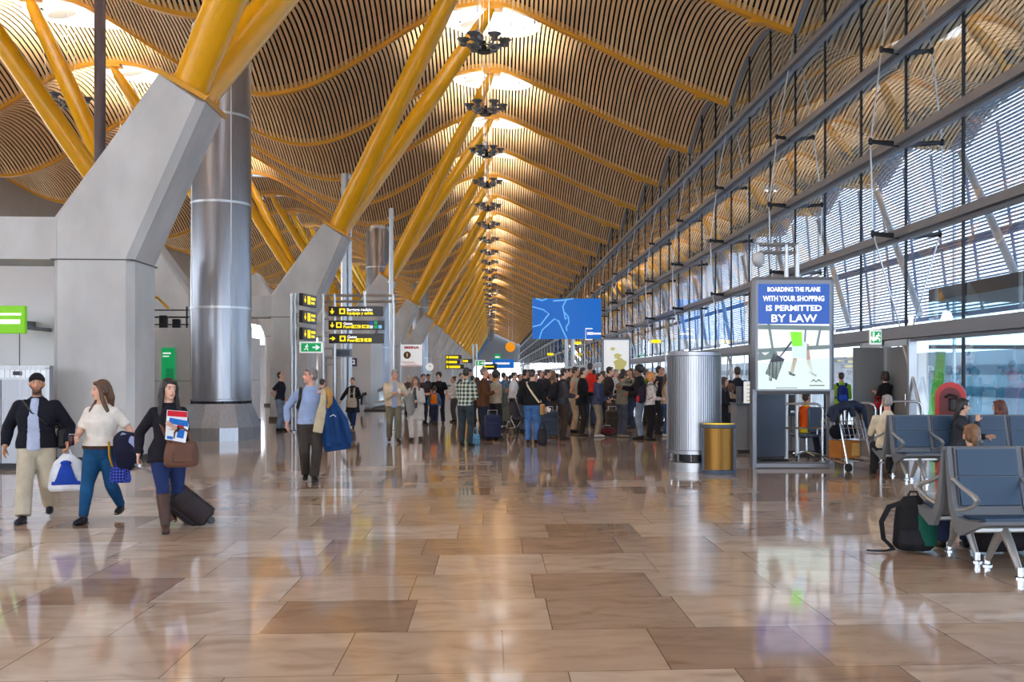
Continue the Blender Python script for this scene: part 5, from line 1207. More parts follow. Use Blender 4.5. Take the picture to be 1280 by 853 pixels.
def dirsign(px0, px1, py0, py1, zc_, lab, ang, lines, boxes=(), icons=()):
    r = empty('direction_sign', (0, 0, 0), 0, lab, 'sign', 'black and yellow direction signs'); o_, c, rr, w_, h_ = board(r, 'sign_board', px0, px1, py0, py1, zc_, M['signblack'])
    y = MB(); arrow(y, c + rr * (-w_ * .43), rr, h_ * .62, ang); 
    x0 = -w_ * .30 if not boxes or ang == 0 else -w_ * .36; rect(y, c, rr, x0, x0 + h_ * .62, -h_ * .3, h_ * .3)
    for bx in boxes: rect(y, c, rr, bx[0] * w_, bx[1] * w_, -h_ * .34, h_ * .02)
    add_text(y, lines[1], h_ * .42, c + rr * (x0 + h_ * .78) + V((0, 0, -h_ * .2)), rr, (0, 0, 1), .003, .004, align='LEFT'); y.build('yellow_lettering', M['signyellow'], r, smooth=False)
    wt = MB(); add_text(wt, lines[0], h_ * .42, c + rr * (x0 + h_ * .78) + V((0, 0, h_ * .16)), rr, (0, 0, 1), .003, .004, align='LEFT'); wt.build('white_lettering', M['signwhite'], r, smooth=False)
    k = MB(); n_ = rr.cross(V((0, 0, 1))); kc = c + rr * (x0 + h_ * .31) - n_ * -.006
    rect(k, kc, rr, -h_ * .16, h_ * .16, -h_ * .16, h_ * .1); k.tube([kc + rr * (-h_ * .07) + V((0, 0, h_ * .1)), kc + rr * (-h_ * .07) + V((0, 0, h_ * .18)), kc + rr * (h_ * .07) + V((0, 0, h_ * .18)), kc + rr * (h_ * .07) + V((0, 0, h_ * .1))], .012, 6)
    for i, (bx, t_) in enumerate(zip(boxes, ('RSU', 'HJK') if ang else ('HJ', 'K'))): add_text(k, t_, h_ * .3, c + rr * ((bx[0] + bx[1]) / 2 * w_) + n_ * .006 + V((0, 0, -h_ * .17)), rr, (0, 0, 1), .003, .003)
    k.build('pictogram', M['signblack'], r, smooth=False)
    if icons:
        for i, (ix, iz, mk) in enumerate(icons): q_ = MB(); rect(q_, c, rr, w_ * ix, w_ * ix + h_ * .36, h_ * iz, h_ * iz + h_ * .34); q_.build('service_icon', M[mk], r, smooth=False)
    return r
dirsign(411, 479, 383.5, 395.5, zc - .15, 'topmost black direction sign, baggage line with a down arrow', -PI / 2, ('Baggage reclaim', 'Equipaje y salida'))
dirsign(411, 480.5, 401, 412.5, zc - .15, 'middle black direction sign with small coloured service icons', -PI / 2, ('Gates', 'Puertas'), ((-.07, .08), (.10, .23)), ((.24, .08, 'signblue'), (.32, .08, 'signgreen'), (.24, -.36, 'postwhite'), (.32, -.36, 'signgreen'), (.40, -.36, 'screenline')))
dirsign(411.5, 480, 417.5, 429.5, zc - .15, 'lowest black direction sign with an arrow pointing right', 0, ('Gates', 'Puertas'), ((0.0, .13), (.15, .28)))
for k, (y0, lab) in enumerate(((368, 'topmost'), (389, 'middle'), (410, 'lowest'))):
    r = empty('direction_sign', gpt(385, y0 + 8), math.radians(79), f'{lab} dark sign of the three turned sideways above the green exit sign', 'sign', 'black and yellow direction signs'); b = MB(); b.rbox((0, 0, 0), (1.1, .12, .36), .015); b.build('sign_board', M['signblack'], r)
    y = MB(); rr = V((1, 0, 0)); c_ = V((0, -.065, 0)); arrow(y, c_ + V((-.38, 0, 0)), rr, .2, -PI / 2); rect(y, c_, rr, -.2, .02, -.12, .12); rect(y, c_, rr, .08, .42, .02, .1); rect(y, c_, rr, .08, .36, -.1, -.03); y.build('yellow_lettering', M['signyellow'], r, smooth=False)
def exitsign(px0, px1, py0, py1, zc_, lab, ang=0, fl=1):
    r = empty('exit_sign', (0, 0, 0), 0, lab, 'sign', 'green exit signs'); o_, c, rr, w_, h_ = board(r, 'sign_case', px0, px1, py0, py1, zc_, M['postwhite'], .08)
    g = MB(); rect(g, c, rr, -w_ * .42, w_ * .42, -h_ * .38, h_ * .38, .003); g.build('green_field', M['signgreen'], r, smooth=False)
    f = MB(); n_ = rr.cross(V((0, 0, 1))); c2_ = c + n_ * .004; arrow(f, c2_ + rr * (w_ * .22 * fl), rr, h_ * .66, ang); m_ = c2_ - rr * (w_ * .18 * fl); hh = h_ * .6
    f.ball(m_ + rr * (.05 * hh) + V((0, 0, .38 * hh)), (.1 * hh,) * 3, n=8, m=6)
    for a_, b_ in (((.0, .25), (-.08, -.08)), ((.0, .22), (.25, .08)), ((.0, .22), (-.25, .12)), ((-.08, -.08), (.18, -.22)), ((.18, -.22), (.12, -.48)), ((-.08, -.08), (-.2, -.3)), ((-.2, -.3), (-.4, -.32))): f.tube([m_ + rr * a_[0] * hh + V((0, 0, a_[1] * hh)), m_ + rr * b_[0] * hh + V((0, 0, b_[1] * hh))], .06 * hh, 6)
    f.build('running_figure', M['signwhite'], r, smooth=False); return r
exitsign(374.5, 404, 427.5, 441.5, zc - .2, 'green exit sign with running figure and right arrow on the left gantry')
o, c, rr, w_, h_ = board(None, 'grey_sign', 416, 440, 436.5, 446.5, zc + .3, M['grey_metal']); tag(o, 'small grey sign with dark face below the black direction signs', 'sign')
b = MB(); rect(b, c, rr, -w_ * .4, w_ * .4, -h_ * .35, h_ * .35); b.build('sign_face', M['bluegrey'], o, smooth=False)
# second gantry far behind
z2 = 62
f2 = empty('sign_gantry', G(592, 470 + 2026 / z2), 0, 'far steel tube frame with small signs left of the queue', 'sign frame'); inv = f2.location.copy()
b = MB()
for px in (591, 595.5): b.tube([W(px, 430, z2) - inv, W(px, 470 + 2026 / z2, z2) - inv], .06, 8)
for y in (434, 440, 446): b.tube([W(590.5, y, z2) - inv, W(596, y, z2) - inv], .04, 6)
b.build('post', M['alu'], f2)
for k, (x0, x1, y0, y1, lab) in enumerate(((557, 577, 444, 449.5, 'topmost small'), (557, 575, 450, 455.5, 'middle small'), (557, 580, 456, 461.5, 'lowest small'), (578, 590, 449, 454, 'narrow'))):
    r = empty('direction_sign', (0, 0, 0), 0, f'{lab} black and yellow sign on the far gantry behind the plaid shirt', 'sign', 'black and yellow direction signs'); o_, c, rr, w_, h_ = board(r, 'sign_board', x0, x1, y0, y1, z2 - .3, M['signblack'])
    y = MB(); rect(y, c, rr, -w_ * .45, -w_ * .35, -h_ * .3, h_ * .3); rect(y, c, rr, -w_ * .3, w_ * (.3 if k < 3 else .1), -h_ * .28, h_ * .24); y.build('yellow_lettering', M['signyellow'], r, smooth=False)
b = MB(); b.tube([W(566, 443, z2), W(566, 470 + 2026 / z2, z2)], .05, 8); o = b.build('sign_post', M['alu']); tag(o, 'thin steel post under the small far direction signs', 'post')
exitsign(594, 606.5, 450.5, 458, z2 - .4, 'small green exit sign on the far gantry left of the queue')
# airline banner on a frame
zb = 50
bn = empty('banner_stand', (0, 0, 0), 0, 'white banner with red lettering and gold disc behind the beige jacket', 'banner'); o_, c, rr, w_, h_ = board(bn, 'banner_panel', 501, 528, 431, 458.5, zb, M['postwhite'], .06)
b = MB(); add_text(b, 'IBERIA', h_ * .15, c + V((0, 0, h_ * .36)), rr, (0, 0, 1), .004, .008, width=w_ * .7); b.build('red_lettering', M['red'], bn, smooth=False); b = MB()
for k in range(4): rect(b, c, rr, -w_ * (.5 - .06 * k), w_ * (.1 + .08 * k), -h_ * (.28 + .05 * k), -h_ * (.265 + .05 * k))
rect(b, c, rr, -w_ * .5, w_ * .5, -h_ * .49, -h_ * .46); b.build('red_stripes', M['red'], bn, smooth=False)
b = MB(); n_ = rr.cross(V((0, 0, 1))); b.add([c + rr * (-w_ * .2 + h_ * .17 * math.cos(2 * PI * i / 24)) + V((0, 0, h_ * .02 + h_ * .17 * math.sin(2 * PI * i / 24))) + n_ * .005 for i in range(24)], [tuple(range(24))]); b.build('gold_disc', M['gold'], bn, smooth=False)
b = MB(); add_text(b, '1', h_ * .22, c + rr * (-w_ * .2) + V((0, 0, h_ * .02)) + n_ * .008, rr, (0, 0, 1), .003, .006); b.build('numeral', M['postwhite'], bn, smooth=False)
b = MB()
for px in (500, 529): b.tube([W(px, 429, zb), W(px, 470 + 2026 / zb, zb)], .05, 8)
b.build('post', M['alu'], bn)
ck = empty('station_clock', W(537, 459, 52), -TH, 'round white clock on a slim post right of the white banner', 'clock'); b = MB(); b.tube([(0, .05, 0), (0, -.05, 0)], .2, 24); b.build('clock_case', M['postwhite'], ck)
b = MB(); b.tube([(0, -.06, 0), (0, -.06, .13)], .012, 5); b.tube([(0, -.06, 0), (.09, -.06, .03)], .014, 5); b.build('hands', M['black'], ck); b = MB(); b.tube([(0, 0, -.2), (0, 0, -1.2 - .9)], .03, 6); b.build('post', M['alu'], ck)
# ================================================================== BIG SCREEN
zs = 69
sc = empty('display_screen', (0, 0, 0), 0, 'big blue display board with pale outline map above the queue', 'screen'); o_, c, rr, w_, h_ = board(sc, 'screen_face', 665.5, 751.5, 373.5, 424, zs, M['screenblue'], .18)
b = MB()
def poly(pts):
    P = [c + rr * (x * w_) + V((0, 0, z * h_)) for x, z in pts]; b.tube(P, .05, 5)
poly([(-.5, .30), (-.34, .22), (-.26, .12), (-.38, -.15), (-.5, -.2)]); poly([(-.40, -.5), (-.36, -.28), (-.18, .0), (-.12, -.06), (.0, -.5)]); poly([(.0, .5), (-.06, .3), (-.02, -.02), (.02, .05), (-.03, .15)]); poly([(.02, .05), (.03, -.1), (-.01, -.2), (.0, -.3)])
poly([(-.45, .5), (-.36, .45), (-.28, .5)]); poly([(-.2, .44), (-.05, .46), (.1, .5)]); b.build('map_outline', M['screenline'], sc)
b = MB(); rect(b, c, rr, .26, .275, -.45 * h_ / h_ * h_, -.25 * h_, .01) if False else None
b = MB(); X = w_ * .27; Zl = -h_ * .38
for (x0, x1, z0, z1) in ((0, .03, -.42, .42), (0, .5, .34, .42), (0, .5, -.42, -.34), (.12, .55, -.05, .14), (.58, 1.1, -.03, .10)): rect(b, c, rr, X + x0, X + x1, Zl + z0, Zl + z1)
b.build('emblem', M['signwhite'], sc, smooth=False)
b = MB(); pl = W(708, 424, zs + .3); b.tube([pl, V((pl.x, pl.y, 0))], .13, 10); pl = W(716, 424, zs + .3); b.tube([pl, V((pl.x, pl.y, 0))], .13, 10); b.build('post', M['alu'], sc)
# hanging orange disc and gate signs
od = empty('orange_disc', W(638, 434, 150), -TH, 'orange round sign hanging far down the hall', 'sign'); b = MB(); b.tube([(0, .06, 0), (0, -.06, 0)], .75, 28); b.build('disc', M['orange'], od); b = MB(); b.tube([(-.3, 0, .7), (-.3, 0, 9.2)], .02, 4); b.tube([(.3, 0, .7), (.3, 0, 9.2)], .02, 4); b.build('cable', M['alu'], od)
for k, (px, py, zz, lab) in enumerate(((820, 427, 51, 'nearest'), (722, 429, 92, 'second'), (688, 443, 140, 'farthest'))):
    p = W(px, py, zz); r = empty('gate_sign', p, -TH, f'{lab} small yellow gate sign along the glass wall', 'sign', 'yellow gate signs'); b = MB(); b.rbox((0, 0, 0), (.5 + .2 * k, .12, .18 + .07 * k), .02); b.build('sign_face', M['signyellow'], r); b = MB(); b.tube([(.5 + .15 * k, 0, .1), (.5 + .15 * k, 0, -p.z)], .04, 6); b.tube([(.2, 0, 0), (.52 + .15 * k, 0, 0)], .03, 6); b.build('post', M['alu'], r)
# ================================================================== ADVERTISING TOTEMS
def totem(px0, px1, pyt, pyb, pym, zc_, label, big):
    a, c = W(px0, pyt, zc_), W(px1, pyb, zc_); d = V((c.x - a.x, c.y - a.y, 0)); w_ = d.length; top = a.z
    zb_ = H + (VPY - pym) * zc_ / F
    r = empty('advertising_totem', ((a.x + c.x) / 2, (a.y + c.y) / 2, 0), math.atan2(d.y, d.x), label, 'advertising totem', 'framed advertising totems')
    b = MB(); b.rbox((0, 0, (top + zb_) / 2), (w_, .26, top - zb_), .09, axis='y'); b.build('poster_case', M['rail'], r)
    b = MB()
    for s_ in (-1, 1): b.rbox((s_ * (w_ / 2 - .045), 0, zb_ / 2 + .04), (.09, .24, zb_ + .1), .02)
    b.rbox((0, 0, .05), (w_, .24, .10), .03); b.build('leg_frame', M['rail'], r)
    n = -.136; zt, zb2 = top - .13, zb_ + .09; hw = w_ / 2 - .10; u = (zt - zb2)
    b = MB(); b.box((-hw, n, zb2), (hw, n + .02, zt)); b.build('poster', M['postwhite'], r, smooth=False)
    return r, hw, zb2, zt, n
r, hw, zb_, zt, n = totem(938.5, 1041, 347, 585, 493, 17.6, 'tall framed poster about boarding with shopping, right of the bin', True)
zm = zt - (zt - zb_) * .38
b = MB(); b.box((-hw, n - .004, zm), (hw, n, zt)); b.build('blue_field', M['posterblue'], r, smooth=False)
for txt, zf, sz, wf in (('BOARDING THE PLANE', .86, .11, .74), ('WITH YOUR SHOPPING', .63, .13, .86), ('IS PERMITTED', .39, .14, .78), ('BY LAW', .13, .19, .64)):
    b = MB(); add_text(b, txt, sz, (0, n - .007, zm + (zt - zm) * zf), (1, 0, 0), (0, 0, 1), .002, .004, width=hw * 2 * wf); b.build('headline', M['signwhite'], r, smooth=False)
def flat(mb, poly, m=0): mb.prism([(x * hw, zb_ + z * (zm - zb_)) for x, z in poly], n - .004, n - .001)
b = MB(); flat(b, [(-1, .0), (1, .0), (1, .48), (-1, .40)]); b.build('poster_floor', mat('poster_pale_floor', C(196, 214, 208), .4, emit=.5), r, smooth=False)
b = MB()
for poly_ in ([(-1, .56), (1, .62), (1, .68), (-1, .62)], [(-1, .92), (1, .9), (1, .97), (-1, .99)], [(-.62, .62), (-.56, .62), (-.66, 1), (-.74, 1)], [(.28, .66), (.33, .66), (.36, .95), (.31, .95)], [(.62, .66), (.68, .66), (.78, .95), (.72, .95)], [(-1, .44), (-.5, .47), (-.45, .56), (-.6, .60), (-.8, .52), (-.95, .58), (-1, .54)]): flat(b, poly_)
b.build('poster_windows', mat('poster_grey', C(110, 128, 128), .4, emit=.3), r, smooth=False)
b = MB()
for poly_ in ([(-.80, .24), (-.48, .14), (-.26, .46), (-.56, .56)], [(-.40, .50), (-.36, .5), (.02, .76), (-.02, .78)], [(-.70, .14), (-.62, .12), (-.60, .18), (-.68, .2)], [(-.16, .28), (.06, .22), (.02, .20), (-.12, .22)], [(.40, .28), (.66, .22), (.62, .19), (.46, .24)]): flat(b, poly_)
b.build('poster_luggage', mat('poster_dark', C(40, 52, 66), .4, emit=.1), r, smooth=False)
b = MB()
for poly_ in ([(-.02, .70), (.16, .70), (.08, .42), (-.02, .24), (-.10, .26), (-.02, .46)], [(.22, .70), (.42, .70), (.46, .48), (.56, .24), (.48, .24), (.34, .46)]): flat(b, poly_)
b.build('poster_legs', mat('poster_skin', C(176, 150, 130), .4, emit=.3), r, smooth=False)
b = MB(); b.prism([(x * hw, zb_ + z * (zm - zb_)) for x, z in ((-.06, .76), (.36, .72), (.36, .46), (-.04, .48))], n - .008, n - .005); b.build('poster_bag', mat('poster_bag', C(190, 215, 235), .4, emit=.5), r, smooth=False)
b = MB(); b.prism([(x * hw, zb_ + z * (zm - zb_)) for x, z in ((-.1, .88), (.22, .88), (.24, .66), (-.04, .66))], n - .011, n - .009); b.build('poster_green_bag', mat('poster_green', C(110, 220, 40), .4, emit=.6), r, smooth=False)
b = MB(); b.tube([(.48 * hw, n - .006, zb_ + .13), (.56 * hw, n - .006, zb_ + .17), (.62 * hw, n - .006, zb_ + .13), (.70 * hw, n - .006, zb_ + .17), (.80 * hw, n - .006, zb_ + .12)], [.004, .012, .008, .012, .003], 6); b.box((.44 * hw, n - .006, zb_ + .06), (.86 * hw, n - .004, zb_ + .075)); b.box((-.5 * hw, n - .006, zb_ + .02), (.1 * hw, n - .004, zb_ + .03)); b.build('emblem', M['black'], r, smooth=False)
r, hw, zb_, zt, n = totem(752, 788.5, 422, 514, 472, 45, 'smaller white framed poster behind the queue below the blue screen', False)
b = MB()
for cx, cz, rx, rz, g in ((.3, .3, .5, .2, 0), (-.3, .75, .2, .05, 0), (.1, .55, .3, .08, 0)): b.prism([(hw * cx + hw * rx * math.cos(2 * PI * i / 14) * (1 + .3 * math.sin(i * 2.3)), zb_ + (zt - zb_) * (cz + rz * math.sin(2 * PI * i / 14))) for i in range(14)], n - .004, n)
b.build('poster_print', mat('poster_straw', C(186, 180, 110), .4, emit=.3), r, smooth=False)
# pipe gantry with dome camera behind the totem
zc = 19.6
pg = empty('camera_gantry', (0, 0, 0), 0, 'steel tube gantry with dome camera rising behind the boarding poster', 'camera gantry'); b = MB()
for px in (983, 996.5): b.tube([W(px, 306, zc), W(px, 470 + 2026 / zc, zc)], .045, 10)
for y in (306, 316): b.tube([W(948, y, zc), W(998, y, zc)], .04, 8)
b.tube([W(948, 306, zc), W(948, 320, zc)], .03, 8); b.build('frame', M['alu'], pg)
p = W(948, 322, zc); b = MB(); b.lathe([(.05, .1), (.11, .06), (.13, -.04), (.12, -.1), (.07, -.17), (.02, -.19)], p, 18); b.build('dome_camera', M['offwhite'], pg)
# ================================================================== STEEL CYLINDER AND BIN
p = W(867.5, 470 + 2026 / 17.25, 17.25); cy = empty('air_outlet_cylinder', (p.x, p.y, 0), 0, 'slotted round steel air outlet standing beside the bronze bin', 'air outlet'); R0 = .465
b = MB(); b.lathe([(R0 - .03, 0), (R0 - .02, 0.0), (R0 - .02, .15), (R0 - .05, .17)], n=48); b.build('base_ring', M['steel'], cy)
b = MB(); b.lathe([(R0 - .12, .1), (R0 - .12, .36)], n=32); b.build('core', M['dark'], cy)
b = MB()
for i in range(10): a = 2 * PI * i / 10; b.tube([(.4 * math.cos(a), .4 * math.sin(a), .14), (.4 * math.cos(a), .4 * math.sin(a), .34)], .018, 6)
b.build('stand_off', M['chrome'], cy)
b = MB(); b.lathe([(R0 - .04, .30), (R0, .30), (R0, .36), (R0 - .012, .37), (R0 - .012, 1.99), (R0, 2.0), (R0, 2.06), (R0 - .02, 2.075), (.05, 2.08)], n=64); b.build('drum', M['steel_dark'], cy)
b = MB()
for i in range(72):
    a = 2 * PI * i / 72; b.cbox((R0 * math.cos(a), R0 * math.sin(a), 1.18), (.02, .018, 1.62), Matrix.Rotation(a, 3, 'Z'))
b.build('slats', M['steel'], cy, smooth=False)
p = W(898, 470 + 2026 / 16.55, 16.55); bi = empty('litter_bin', (p.x, p.y, 0), -.08, 'bronze litter bin with gold rim in front of the steel cylinder', 'bin'); b = MB()
b.lathe([(.27, .06), (.27, .80), (.25, .8)], n=40, sx=1, sy=.62); b.build('drum', M['gold'], bi)
b = MB(); b.lathe([(.29, 0), (.295, .02), (.295, .06), (.27, .075)], n=40, sx=1, sy=.64); b.lathe([(.275, .77), (.292, .78), (.292, .83), (.275, .835)], n=40, sx=1, sy=.64)
for a in (-.32, PI + .32, PI - .32, .32): b.cbox((.272 * math.cos(a), .272 * .62 * math.sin(a), .42), (.03, .05, .72))
b.cbox((.262, .0, .42), (.05, .16, .72)); b.build('frame', M['bluegrey'], bi)
b = MB(); b.lathe([(.272, .836), (.27, .85), (.2, .845), (.19, .8), (.02, .79)], n=40, sx=1, sy=.64); b.build('rim', M['goldtop'], bi)
# ================================================================== GATE DESKS, RAILS
def desk(px0, px1, zc_, h_, d_, label, screen=True):
    a, c = W(px0, 500, zc_), W(px1, 500, zc_); w_ = (c - a).length; r = empty('gate_desk', (a.x, a.y, 0), math.atan2(c.y - a.y, c.x - a.x), label, 'desk', 'boarding gate desks')
    b = MB(); b.box((0, 0, .08), (w_, d_, h_)); b.build('cabinet', M['greypanel'], r, smooth=False)
    b = MB(); b.rbox((w_ / 2, d_ / 2 - .05, h_ + .02), (w_ + .06, d_ + .12, .04), .015); b.build('worktop', M['bluegrey'], r)
    b = MB(); b.box((.03, .04, 0), (w_ - .03, d_, .08)); b.build('plinth', M['dark'], r, smooth=False)
    b = MB()
    for i in range(1, 3): b.box((w_ * i / 3, -.006, .1), (w_ * i / 3 + .01, 0, h_ - .02))
    b.build('panel_joint', M['dark'], r, smooth=False)
    return r, w_
dk, w_ = desk(921, 962, 20.8, 1.03, .7, 'tall grey gate desk left of the boarding poster')
b = MB(); b.box((.1, .1, 1.05), (.14, .62, 1.42)); nb_ = MB(); nb_.rbox((.35, -.03, 1.28), (.42, .03, .5), .01); o = nb_.build('notice_frame', M['postwhite'], dk); b.build('side_panel', M['bluegrey'], dk, smooth=False)
b = MB()
for k in range(5): b.box((.2, -.05, 1.12 + .08 * k), (.5 - .04 * (k % 2), -.046, 1.14 + .08 * k))
b.build('lettering', M['goldtop'], o, smooth=False)
dk2, w_ = desk(968, 1030, 20.6, .82, .7, 'low grey gate desk seen through the legs of the boarding poster')
b = MB(); b.rbox((w_ * .35, .2, 1.08), (.42, .05, .34), .01); b.tube([(w_ * .35, .22, .84), (w_ * .35, .22, 1.0)], .03, 8); b.build('monitor', M['black'], dk2)
a = W(946, 500, 18.8); pn = empty('dark_panel', (a.x, a.y, 0), .15, 'dark blue grey upright panel behind the left leg of the poster frame', 'panel'); b = MB(); b.rbox((.28, 0, .78), (.6, .08, 1.4), .03, axis='y'); b.build('board', M['bluegrey'], pn); b = MB(); b.box((.0, -.2, 0), (.56, .2, .06)); b.build('foot', M['dark'], pn, smooth=False)
def hoop(px0, px1, pyt, zc_, label, rails=1):
    a, c = W(px0, 500, zc_), W(px1, 500, zc_); w_ = (c - a).length; h_ = H + (VPY - pyt) * zc_ / F
    r = empty('barrier_rail', (a.x, a.y, 0), math.atan2(c.y - a.y, c.x - a.x), label, 'rail', 'chrome hoop barriers'); b = MB()
    b.tube([(0, 0, 0), (0, 0, h_ - .12), (.035, 0, h_ - .035), (.12, 0, h_), (w_ - .12, 0, h_), (w_ - .035, 0, h_ - .035), (w_, 0, h_ - .12), (w_, 0, 0)], .024, 10); b.build('hoop', M['chrome'], r)
    b = MB(); b.tube([(0, 0, h_ * .58), (w_, 0, h_ * .58)], .018, 8); b.build('crossbar', M['chrome'], r)
    for x in (0, w_): b = MB(); b.lathe([(.06, 0), (.06, .015), (.03, .02)], (x, 0, 0), 14); b.build('foot_plate', M['steel'], r)
hoop(973, 1028, 505, 18.9, 'chrome hoop barrier seen under the boarding poster')
hoop(1056, 1094, 504, 19.6, 'chrome hoop barrier behind the luggage trolley')
hoop(1101, 1152, 502, 18.7, 'chrome hoop barrier right behind the person with white hair')
def office_chair(loc, rz, label):
    r = empty('office_chair', loc, rz, label, 'chair'); b = MB(); b.rbox((0, 0, .47), (.46, .46, .08), .05); b.build('seat', M['bluegrey'], r); b = MB(); b.rbox((0, .24, .78), (.44, .07, .5), .06, axis='y'); b.build('backrest', M['bluegrey'], r)
    b = MB(); b.tube([(0, 0, .12), (0, 0, .44)], .03, 10); b.tube([(0, .1, .42), (0, .27, .5), (0, .27, .6)], .02, 8); b.build('column', M['chrome'], r)
    b = MB()
    for i in range(5): a_ = 2 * PI * i / 5; b.tube([(0, 0, .13), (.28 * math.cos(a_), .28 * math.sin(a_), .08)], [.03, .018], 8)
    b.build('star_base', M['chrome'], r)
    for i in range(5): a_ = 2 * PI * i / 5; b = MB(); b.tube([(.28 * math.cos(a_) - .015, .28 * math.sin(a_), .03), (.28 * math.cos(a_) + .015, .28 * math.sin(a_), .03)], .03, 10); b.build('caster', M['black'], r)
    return r
oc = W(1008, 470 + 2026 / 19.7, 19.7); oc.z = 0; office_chair(oc, math.radians(-150), 'blue grey swivel chair at the low desk behind the poster legs')
# gate people
q = person(oc + V((0, .0, .05)), 118, 1.70, 'm', 'tan', ('crop', (44, 34, 30)), ('shirt', (226, 196, 40)), ('trousers', (40, 44, 56)), L='lap', R='lap', leg='sit', sit=True, label='seated person in orange vest over yellow sleeves at the low gate desk')
T = q['T']; vb = MB(); vb.tube([T(0, -.006, -.02), T(0, -.01, .15), T(0, -.012, .32), T(0, .0, .44), T(0, .004, .52)], [(.175, .14), (.172, .135), (.20, .158), (.205, .14), (.12, .09)], 18, hint=(1, 0, 0)); remeshed(vb, 'vest', fabric((240, 92, 20)), q['root'], .012, 3)
P(922, 552, 459, 172, 'm', 'fair', ('short', (70, 56, 48)), ('suit', (30, 32, 46)), ('trousers', (34, 36, 46)), 'person in navy suit jacket standing at the tall gate desk', L='front', R='front', grp=None)
P(913, 553, 480, 120, 'f', 'fair', ('bob', (104, 70, 48)), ('jacket', (150, 132, 112)), ('trousers', (40, 38, 42)), 'person with brown bob and beige jacket beside the tall gate desk', L='front', R='front', grp=None)
P(903, 556, 472, 60, 'f', 'fair', ('long', (60, 42, 34)), ('coat', (34, 32, 40)), ('trousers', (36, 36, 44)), 'person in dark coat just right of the steel cylinder', L='hold', R='front', grp=None)
q = P(1052, 547, 466, 168, 'm', 'tan', ('crop', (48, 38, 34)), ('jacket', (140, 190, 40)), ('trousers', (56, 60, 66)), 'person in lime green jacket with a blue rucksack at the gate', L='front', R='front', grp=None)
backpack(q, (28, 44, 110), (40, 80, 190), 'blue rucksack on the person in the lime green jacket', 1.0)
q = P(1108, 551, 465, 196, 'f', 'fair', ('bob', (34, 26, 28)), ('sweater', (26, 24, 28)), ('trousers', (36, 34, 40)), 'person with dark hair in black top walking to the gate door', L='front', R='cross', grp=None)
shoulder_bag(q['w'](V((.3, .05, .80)) * q['s']), 3.3, (170, 30, 40), 'red handbag of the person in the black top at the gate', .28, .12, .18)
# ================================================================== LUGGAGE TROLLEY
p = G(1063, 588); lt = empty('luggage_trolley', p, math.radians(200), 'chrome luggage trolley loaded with a box and dark coat', 'luggage trolley'); b = MB()
for s_ in (-1, 1):
    b.tube([(s_ * .27, .25, .14), (s_ * .26, .12, .55), (s_ * .25, -.02, 1.0), (s_ * .25, -.08, 1.06)], .018, 8)
    b.tube([(s_ * .27, .25, .14), (s_ * .24, -.3, .18), (s_ * .12, -.62, .2)], .018, 8)
b.tube([(-.25, -.08, 1.06), (.25, -.08, 1.06)], .022, 8); b.tube([(-.12, -.62, .2), (.12, -.62, .2)], .018, 8)
for y_, z_ in ((.1, .16), (-.1, .17), (-.3, .18), (-.48, .19)): b.tube([(-.22, y_, z_), (.22, y_, z_)], .01, 6)
b.build('frame', M['chrome'], lt)
b = MB()
for z in (.62, .74, .86): b.tube([(-.25, .1 - (z - .6) * .3, z), (.25, .1 - (z - .6) * .3, z)], .008, 6); 
for x in (-.2, -.1, 0, .1, .2): b.tube([(x, .12, .56), (x, .0, .92)], .007, 6)
b.build('wire_basket', M['chrome'], lt)
b = MB(); b.rbox((0, -.11, 1.07), (.4, .05, .05), .02); b.build('handle_grip', M['black'], lt)
for (x, y) in ((-.27, .27), (.27, .27), (0.0, -.55)):
    b = MB(); b.tube([(x - .022, y, .075), (x + .022, y, .075)], .075, 16); w0 = b.build('wheel', M['dark'], lt); b = MB(); b.tube([(x, y, .075), (x, y - .04, .17)], .018, 6); b.build('fork', M['chrome'], w0)
bx = empty('cardboard_box', lt.matrix_basis @ V((0, -.16, .19)), math.radians(200), 'brown cardboard box with pale panel riding on the luggage trolley', 'box'); b = MB(); b.rbox((0, 0, .17), (.42, .34, .30), .01); b.build('box_body', fabric((176, 112, 50)), bx); b = MB(); b.box((-.19, .17, .06), (-.02, .175, .28)); b.build('printed_panel', fabric((206, 160, 90)), bx)
bgk = empty('travel_bag', lt.matrix_basis @ V((0, -.2, .51)), math.radians(200), 'black soft travel bag above the box on the luggage trolley', 'bag'); b = MB(); b.tube([(-.22, 0, .14), (-.18, 0, .15), (.18, 0, .15), (.22, 0, .14)], [(.08, .10), (.13, .14), (.13, .14), (.08, .10)], 14, hint=(0, 0, 1)); remeshed(b, 'bag_body', fabric((26, 27, 36)), bgk, .012, 2); b = MB(); b.tube([(-.1, 0, .26), (-.06, 0, .33), (.06, 0, .33), (.1, 0, .26)], .012, 6); b.build('handle', M['black'], bgk)
cc = empty('draped_coat', lt.matrix_basis @ V((0, -.08, 1.09)), math.radians(20), 'dark blue coat draped over the handle of the luggage trolley', 'coat', 'coats carried over an arm'); b = MB()
b.tube([(-.38, .0, -.16), (-.31, 0, -.04), (-.15, -.02, .02), (.12, 0, .05), (.28, 0, .0), (.36, 0, -.12)], [(.07, .07), (.11, .08), (.12, .075), (.11, .09), (.12, .08), (.08, .08)], 12, hint=(0, 1, 0))
b.tube([(-.33, -.06, -.06), (-.38, -.07, -.24)], [.07, .05], 10); b.tube([(.30, -.05, -.04), (.34, -.06, -.36)], [.08, .055], 10); b.tube([(.0, -.08, .03), (.05, -.1, -.16)], [.06, .05], 8); remeshed(b, 'shell', fabric((34, 40, 60), None, None, .6), cc, .013, 3)
